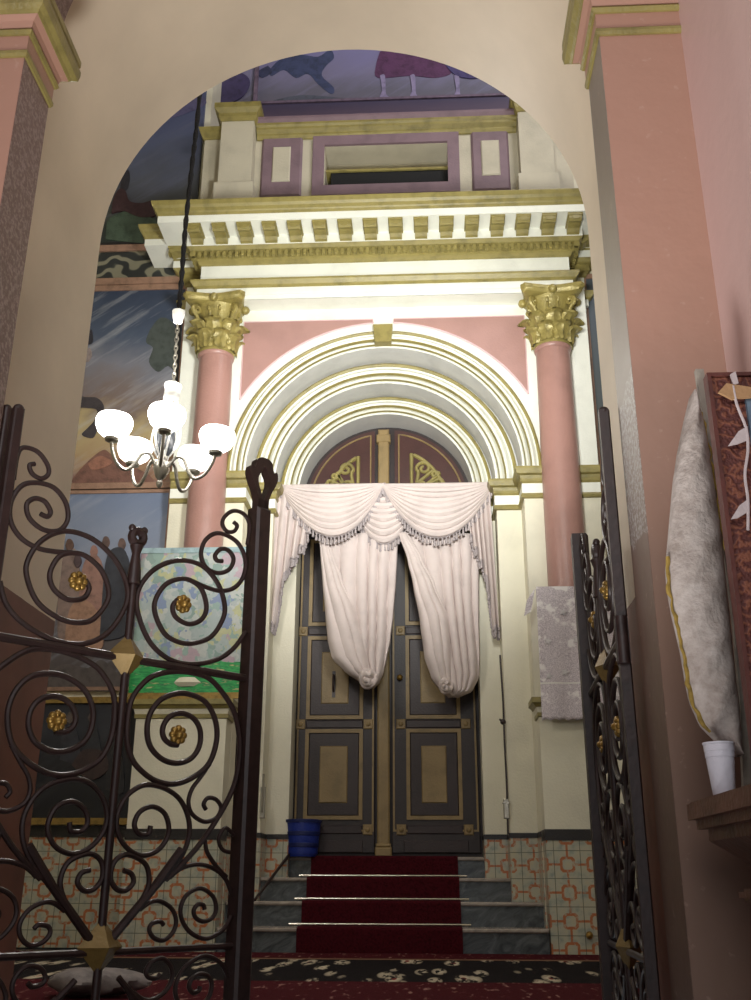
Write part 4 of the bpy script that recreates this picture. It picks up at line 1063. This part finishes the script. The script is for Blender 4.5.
half = [(big, .0085), (s2_, .008), (s3_, .0075), (low, .009), (curl, .007), (h_, .008), (i_, .008), (j1, .007), (j2, .007), (k_, .007), (l1, .007), (l3, .0065)]
ZBOT = -.56
extra = []
for P in (j2, k_, j1, i_): extra.append(([(u, 2 * ZB - z) for u, z in P], .007))
extra.append(([(u, z) for u, z in [(UC + .06, ZB - .06), (UC + .2, ZB - .2), (UC + .34, ZB - .42), (UC + .39, ZBOT + .2)]], .010))
extra.append(([(u, z) for u, z in [(UC + .06, ZBOT + .06), (UC + .2, ZBOT + .2), (UC + .34, ZBOT + .42), (UC + .39, ZB - .25)]], .008))
def gate(name, label, ir, group):
    g = empty(name, (0, 0, 0), label, 'gate', group)
    for sgn in (-1, 1):
        for P, r in half + extra:
            Q = []
            for u, z in P:
                u = min(u, UHI - .018)
                Q.append((u, 0, z) if sgn > 0 else (2 * UC - u - (.008 if False else 0), 0, z))
            if sgn < 0: Q = [(max(u, ULO + .015), y, z) for u, y, z in Q]
            for _ in range(1):
                Q = [Q[0]] + [tuple(.10 * a1 + .80 * a2 + .10 * a3 for a1, a2, a3 in zip(Q[i - 1], Q[i], Q[i + 1])) for i in range(1, len(Q) - 1)] + [Q[-1]] if len(Q) > 12 else Q
            pts = catmull(Q, 7)
            n = len(pts); rr = [r * .90 * (1 if i > 3 else .9) for i in range(n)]
            build(MB().tube(pts, rr, 8), 'scroll', ir, g, True)
    # stiles and rails
    fin_o = guv
    fs = MB().bevbox(UHI - .028, UHI + .028, -.028, .028, ZBOT, 1.60, .008)
    build(fs, 'stile', ir, g, True)
    hs = MB().bevbox(ULO - .014, ULO + .014, -.014, .014, ZBOT, 1.675, .004); hs.sphere((ULO, 0, 1.672), .0155, 8)
    build(hs, 'stile', ir, g, True)
    cs = MB().tube([(UC, 0, ZBOT), (UC, 0, 1.27), (UC, 0, 1.33)], .011, 10)
    cs.tube([(UC, 0, 1.26), (UC, 0, 1.30), (UC, 0, 1.35), (UC, 0, 1.375)], [.02, .018, .012, .02], 10)
    build(cs, 'centre_bar', ir, g, True)
    ring = MB().tube([(UC + .019 * math.cos(a * PI / 8), 0, 1.40 + .019 * math.sin(a * PI / 8)) for a in range(16)], .013, 8, True)
    ring.sphere((UC - .02, 0, 1.425), .011, 6); ring.sphere((UC + .02, 0, 1.425), .011, 6)
    build(ring, 'ring_finial', ir, g, True)
    for z, r in ((ZU, .012), (ZB, .009), (ZBOT + .03, .014)):
        build(MB().tube([(ULO, 0, z), (UHI, 0, z)], r, 8), 'cross_rail', ir, g, True)
    for P in ([(205, 650 + 0)],): pass
    # collars on the diagonals
    cl_ = MB()
    for sgn in (-1, 1):
        q0 = D_([(405, 530)])[0]; q1 = D_([(470, 440)])[0]
        a = (q0[0] if sgn > 0 else 2 * UC - q0[0], 0, q0[1]); c = (q1[0] if sgn > 0 else 2 * UC - q1[0], 0, q1[1])
        cl_.tube([a, c], .013, 8)
        d0 = (UC + sgn * .03, 0, ZB + .03); cl_.tube([d0, a], .012, 8)
    build(cl_, 'diagonal_bar', ir, g, True)
    # tulip finial with a pierced heart on the meeting stile
    f_ = MB()
    outer = [(.022, 1.575), (.020, 1.615), (.030, 1.655), (.048, 1.69), (.056, 1.715), (.052, 1.738), (.040, 1.735), (.034, 1.748), (.030, 1.765), (.016, 1.775), (0, 1.776)]
    inner = [(.0, 1.628), (.003, 1.632), (.012, 1.655), (.021, 1.678), (.024, 1.695), (.023, 1.705), (.018, 1.716), (.012, 1.728), (.007, 1.738), (.003, 1.744), (0, 1.746)]
    oc = [p_[:2] for p_ in catmull([(x_, z_, 0) for x_, z_ in outer], 4)]; ic_ = [p_[:2] for p_ in catmull([(x_, z_, 0) for x_, z_ in inner], 4)]
    for sgn in (-1, 1):
        for yy, fl_ in ((-.016, False), (.016, True)):
            f_.grid([[(UHI + sgn * x_, yy, z_) for x_, z_ in oc], [(UHI + sgn * x_, yy, z_) for x_, z_ in ic_]], False, flip=fl_)
        for cc_ in (oc, ic_):
            f_.grid([[(UHI + sgn * x_, yy, z_) for x_, z_ in cc_] for yy in (-.016, .016)], False)
        f_.box(*sorted((UHI, UHI + sgn * .022)), -.016, .016, 1.575, 1.63)
    build(f_, 'finial', ir, g, True)
    def diamond(z, r):
        d_ = MB(); v = [(UC - r, 0, z), (UC, 0, z + r * 1.05), (UC + r, 0, z), (UC, 0, z - r * 1.05)]
        d_.add(v + [(UC, -.045, z), (UC, .03, z)], [(0, 1, 4), (1, 2, 4), (2, 3, 4), (3, 0, 4), (1, 0, 5), (2, 1, 5), (3, 2, 5), (0, 3, 5)])
        build(d_, 'diamond_boss', M['brassdull'], g, True)
    diamond(ZU + .005, .061); diamond(ZB + .012, .064)
    def rose(u, z):
        r_ = MB().sphere((u, 0, z), .013, 8, (1, 1.6, 1))
        for q in range(8):
            a = q * PI / 4; r_.sphere((u + .018 * math.cos(a), 0, z + .018 * math.sin(a)), .0105, 6, (1, 1.1, 1))
        build(r_, 'rosette', M['brass'], g, True)
    a, z = guv(183, 604); rose(a, z); rose(2 * UC - a, z); a, z = guv(178, 735); rose(a, z); rose(2 * UC - a, z)
    return g
g1 = gate('iron_gate', 'open scrollwork iron gate leaf at left with brass diamond bosses', M['iron'], None)
g1.location = (GH.x, GH.y, 0); g1.rotation_euler = (0, 0, math.atan2(GD.y, GD.x))
g2 = copy_tree(g1)
for q in [o for o in bpy.data.objects if o.parent == g2 and o.name.startswith('finial')]: bpy.data.objects.remove(q)
g2['label'] = 'scrollwork iron gate leaf folded back along the right pilaster, seen edge on'
def remat(o):
    for q in bpy.data.objects:
        if q.parent == o:
            if q.data and q.data.materials[0] == M['iron']:
                pass
            remat(q)
hx, hy, fx, fy = .492, 2.51, .535, 3.33
ang = math.atan2(fy - hy, fx - hx)
g2.rotation_euler = (0, 0, ang)
g2.location = (hx + .035 * math.cos(ang), hy + .035 * math.sin(ang), 0)
# fixed jamb posts the leaves hang on
tag(build(MB().tube([(-1.158, 2.478, -.6), (-1.158, 2.478, 1.70)], .014, 10).sphere((-1.158, 2.478, 1.70), .014, 8), 'gate_post', M['iron']), 'dark hinge post of the left gate at the left picture edge', 'post')
lp = MB().bevbox(.548, .60, 2.462, 2.48, .98, 1.11, .004)
x, z = at(624, 640, 2.5)
lp = MB().tube([(x - .004, 2.5, z - .06), (x - .004, 2.5, z + .06)], .017, 10).box(x - .02, x + .012, 2.49, 2.51, z - .055, z + .055)
build(lp, 'hinge_sleeve', M['iron'], pil_r, label='dark iron hinge sleeve')

# ------------------------------------------------------------------ right-hand console with cup, cloth and icon
con = empty('wall_console', (.75, 1.7, -.6), 'brown moulded wall console at the lower right carrying the white cup', 'console')
def cons(prof, name):        # profile (x, z) from the wall outward, mitred round the far end
    p_ = [(.755, 2.13), (.515, 2.13), (.515, .9)]
    return build(MB().sweep([(.755, 2.13 ), (.515, 2.13), (.515, .9)][::-1], prof), name, M['wood'], con)
sh_ = MB().sweep([(.515, .9), (.515, 2.13), (.755, 2.13)], [(-.3, .565), (-.022, .565), (-.018, .58), (-.004, .588), (0, .596), (0, .614), (-.006, .62), (-.3, .62)][::1])
# sweep offsets to the right of travel: travel away from camera puts the room side on the left, so mirror
sh_ = MB().sweep([(.755, 2.13), (.515, 2.13), (.515, .9)], [(o, z) for o, z in [(-.3, .565), (-.022, .565), (-.018, .58), (-.004, .588), (0, .596), (0, .614), (-.006, .62), (-.2, .62)]])
sh_ = MB()
lay = [(.60, .505, .548), (.545, .548, .570), (.528, .570, .588), (.515, .588, .618), (.521, .618, .622)]
for x0, z0, z1 in lay: sh_.box(x0, .752, .8, 2.13 - (x0 - .515), z0, z1)
sh_.add([(.60, .8, .505), (.60, 2.045, .505), (.545, 2.10, .548), (.545, .8, .548)], [(0, 1, 2, 3)])
sh_.add([(.60, 2.045, .505), (.752, 2.045, .505), (.752, 2.10, .548), (.545, 2.10, .548)], [(0, 1, 2, 3)])
build(sh_, 'shelf', M['wood'], con)
sf = MB().box(.605, .752, .8, 2.03, -.6, .51); build(sf, 'support', M['wood'], con)
ring_ = MB()
ring_.box(.585, .752, .8, 2.05, .44, .462); ring_.box(.578, .752, .8, 2.06, .446, .456)
build(ring_, 'ring_moulding', M['wood'], con)
cx_, cz_ = at(718, 797, 1.97)
cz_ = .622; cup = empty('plastic_cup', (cx_ + .012, 1.97, cz_), 'white plastic cup standing on the brown wall console', 'cup')
def cupm():
    pr = [(0, .002), (.026, .0), (.028, .004), (.0345, .075), (.0350, .078), (.0355, .092), (.037, .0925), (.0375, .106), (.0385, .107), (.039, .122), (.041, .124), (.041, .128), (.037, .127), (.027, .006), (0, .006)]
    return MB().lathe([(r_ * .72, z_ * .76) for r_, z_ in pr], (cup.location.x, 1.97, cz_), 28, cap=False)
build(cupm(), 'body', M['plastic'], cup)
ic = empty('framed_icon', (.70, 1.88, .622), 'red brown brocade framed icon with paper leaves standing at the right edge', 'picture')
x0i = .580
build(MB().bevbox(x0i, .746, 1.86, 1.882, .622, 1.440, .006), 'board', M['brocade'], ic)
build(frame(MB(), x0i - .002, .748, .622, 1.443, .008, 1.855, 1.884), 'edge', flat('dark_red_wood', (92, 46, 38)), ic)
xi0, zi1 = at(745, 400, 1.858); build(MB().box(xi0, .746, 1.852, 1.86, .78, zi1), 'picture', flat('blue_grey_picture', (104, 124, 142)), ic)
def icq(pts, name, mat, th=.004):
    build(MB().prism([at(x, y, 1.848) for x, y in pts], 1.848 - th, 1.850), name, mat, ic)
icq([(718, 393), (726, 384), (751, 388), (758, 396), (751, 398), (732, 400)], 'paper_leaf', M['tanpaper'])
for pts in ([(728, 446), (738, 432), (747, 427), (748, 440), (738, 444)], [(731, 519), (739, 506), (747, 500), (748, 512), (738, 518)], [(730, 375), (735, 372), (738, 384), (733, 386)]):
    icq(pts, 'paper_leaf', M['paper'])
stp = catmull([(at(x, y, 1.846)[0], 1.846, at(x, y, 1.846)[1]) for x, y in ((733, 386), (737, 405), (746, 428), (748, 450), (745, 475), (748, 500), (748, 530))], 4)
build(MB().tube(stp, .003, 6), 'paper_garland', M['paper'], ic)
# woolly cloth wedged between pilaster and icon
YW = 2.02
wc = empty('wool_cloth', (.56, YW, .70), 'grey white woolly cloth with yellow frayed edge between pilaster and framed icon', 'cloth')
Lw = [(395, 691), (420, 685), (450, 679), (480, 674.5), (520, 671), (550, 668.5), (570, 667), (590, 669), (610, 672.5), (650, 682), (680, 687), (700, 691), (725, 702), (745, 722), (757, 738)]
Rw = [(395, 694), (420, 703), (450, 709), (480, 714), (520, 720), (550, 723.5), (570, 725), (590, 727), (610, 729), (650, 733), (680, 736), (700, 739), (725, 741), (745, 742), (756, 741)]
def ip(T, y):
    for (ya, a), (yb, c) in zip(T, T[1:]):
        if ya <= y <= yb: return a + (c - a) * (y - ya) / (yb - ya)
    return T[-1][1]
rows = []; rows_b = []; nv = 60
random.seed(3)
for j in range(nv + 1):
    y = 395 + 361 * j / nv; L_, R_ = ip(Lw, y), ip(Rw, y); row = []
    for i in range(17):
        u = i / 16; X, Z = at(L_ + (R_ - L_) * u, y, YW)
        bul = math.sin(PI * u) ** .6 if 0 < u < 1 else 0
        row.append((X, YW - .032 * bul - .004 * math.sin(9 * u + j * .8) * bul, Z))
    rows.append(row)
w_ = MB().grid(rows, True); w_.grid([[(p[0], YW + .02, p[2]) for p in r] for r in rows], True, flip=True)
w_.grid([[r[0] for r in rows], [(r[0][0], YW + .02, r[0][2]) for r in rows]], True); w_.grid([[r[-1] for r in rows], [(r[-1][0], YW + .02, r[-1][2]) for r in rows]], True)
build(w_, 'cloth', M['fleece'], wc)
for a_, b_, side, rr_ in ((27, 57, 0, .0042), (3, 27, -1, .0028)):
    pts = [Vector(rows[j][side]) + Vector((random.uniform(-.003, .003), -.005, 0)) for j in range(a_, b_)]
    build(MB().tube(pts, [rr_ * random.uniform(.5, 1.25) for _ in pts], 7), 'frayed_edge', M['yfray'], wc)
fr_ = None
bk_ = MB().prism([at(x, y, 2.06) for x, y in ((694, 372), (702, 372), (712, 430), (728, 520), (742, 620), (752, 700), (752, 802), (742, 804), (738, 700), (731, 620), (720, 540), (706, 450))], 2.045, 2.06)
tag(build(bk_, 'backing_cloth', flat('grey_green_cloth', (150, 142, 130))), 'thin grey cloth strip hanging just behind the framed icon', 'cloth')

# pale bundle on the floor behind the gate
bl = MB(); rr = ray(92, 990); t_ = (.03 - H) / rr.z; bcx, bcy = rr.x * t_, rr.y * t_
rows = []
for i in range(15):
    th = PI * i / 14; row = []
    for j in range(36):
        ph = 2 * PI * j / 36; k2 = 1 + .16 * math.sin(3 * ph + 1) + .08 * math.sin(7 * ph + 4 * th)
        row.append((bcx + .21 * k2 * math.sin(th) * math.cos(ph), bcy + .13 * k2 * math.sin(th) * math.sin(ph), .062 + .055 * math.cos(th) * (1 + .25 * math.sin(5 * ph) * math.sin(th))))
    rows.append(row)
bl.grid(rows, True, True)
bo = build(bl, 'cloth_bundle', flat('grey_rag', (120, 110, 108))); tag(bo, 'crumpled pale cloth bundle on the floor below the lower brass diamond', 'cloth')

for o_ in list(bpy.data.objects):
    if o_.parent is None and o_.name.split('.')[0] in ('arch_surround', 'impost', 'entablature', 'set_back_entablature', 'attic_storey', 'mural_border', 'ornament_band'):
        o_['kind'] = 'structure'
# ------------------------------------------------------------------ light
def area(name, loc, target, size, power, colr, sy=None):
    l = bpy.data.lights.new(name, 'AREA'); l.energy = power; l.size = size; l.color = colr
    if sy: l.shape = 'RECTANGLE'; l.size_y = sy
    o = bpy.data.objects.new(name, l); col.objects.link(o); o.location = loc
    o.rotation_euler = (Vector(target) - Vector(loc)).to_track_quat('-Z', 'Y').to_euler(); return o
def point(name, loc, power, colr, r=.08):
    l = bpy.data.lights.new(name, 'POINT'); l.energy = power; l.color = colr; l.shadow_soft_size = r
    o = bpy.data.objects.new(name, l); col.objects.link(o); o.location = loc; return o
def spot(name, loc, target, power, colr, ang_, blend=.8, r=.2):
    l = bpy.data.lights.new(name, 'SPOT'); l.energy = power; l.color = colr; l.spot_size = math.radians(ang_); l.spot_blend = blend; l.shadow_soft_size = r
    o = bpy.data.objects.new(name, l); col.objects.link(o); o.location = loc
    o.rotation_euler = (Vector(target) - Vector(loc)).to_track_quat('-Z', 'Y').to_euler(); return o
# up-light thrown by the chandelier bowls, an unseen fill spot added to brighten the portal, and daylight from the entrance
point('chandelier_light', (CHX + .02, CHY, 3.32), 110, (1, .97, .92), .2)
spot('portal_fill_spot', (.2, 4.3, 3.3), (-.45, 8.05, 4.75), 960, (.985, 1, .965), 84, 1.0, .35)
area('high_window', (2.6, 4.6, 9.6), (-1.2, 8.5, 8.6), 1.8, 150, (1, .98, 1))
spot('soffit_bounce_fill', (-.55, 1.3, -.45), (.08, 3.0, 3.87), 400, (1, .975, .95), 66, .9, .3)  # unseen floor spot added to lift the vault soffit, in place of ground bounce
area('entrance_daylight', (-.6, -2.2, 3.6), (.1, 2.4, 2.3), 2.2, 60, (1, .97, .95))
w = bpy.data.worlds.new('world'); sc.world = w; w.use_nodes = True
w.node_tree.nodes['Background'].inputs[0].default_value = (.9, .95, 1, 1); w.node_tree.nodes['Background'].inputs[1].default_value = .60
sc.view_settings.view_transform = 'Standard'; sc.view_settings.look = 'None'; sc.view_settings.exposure = 0
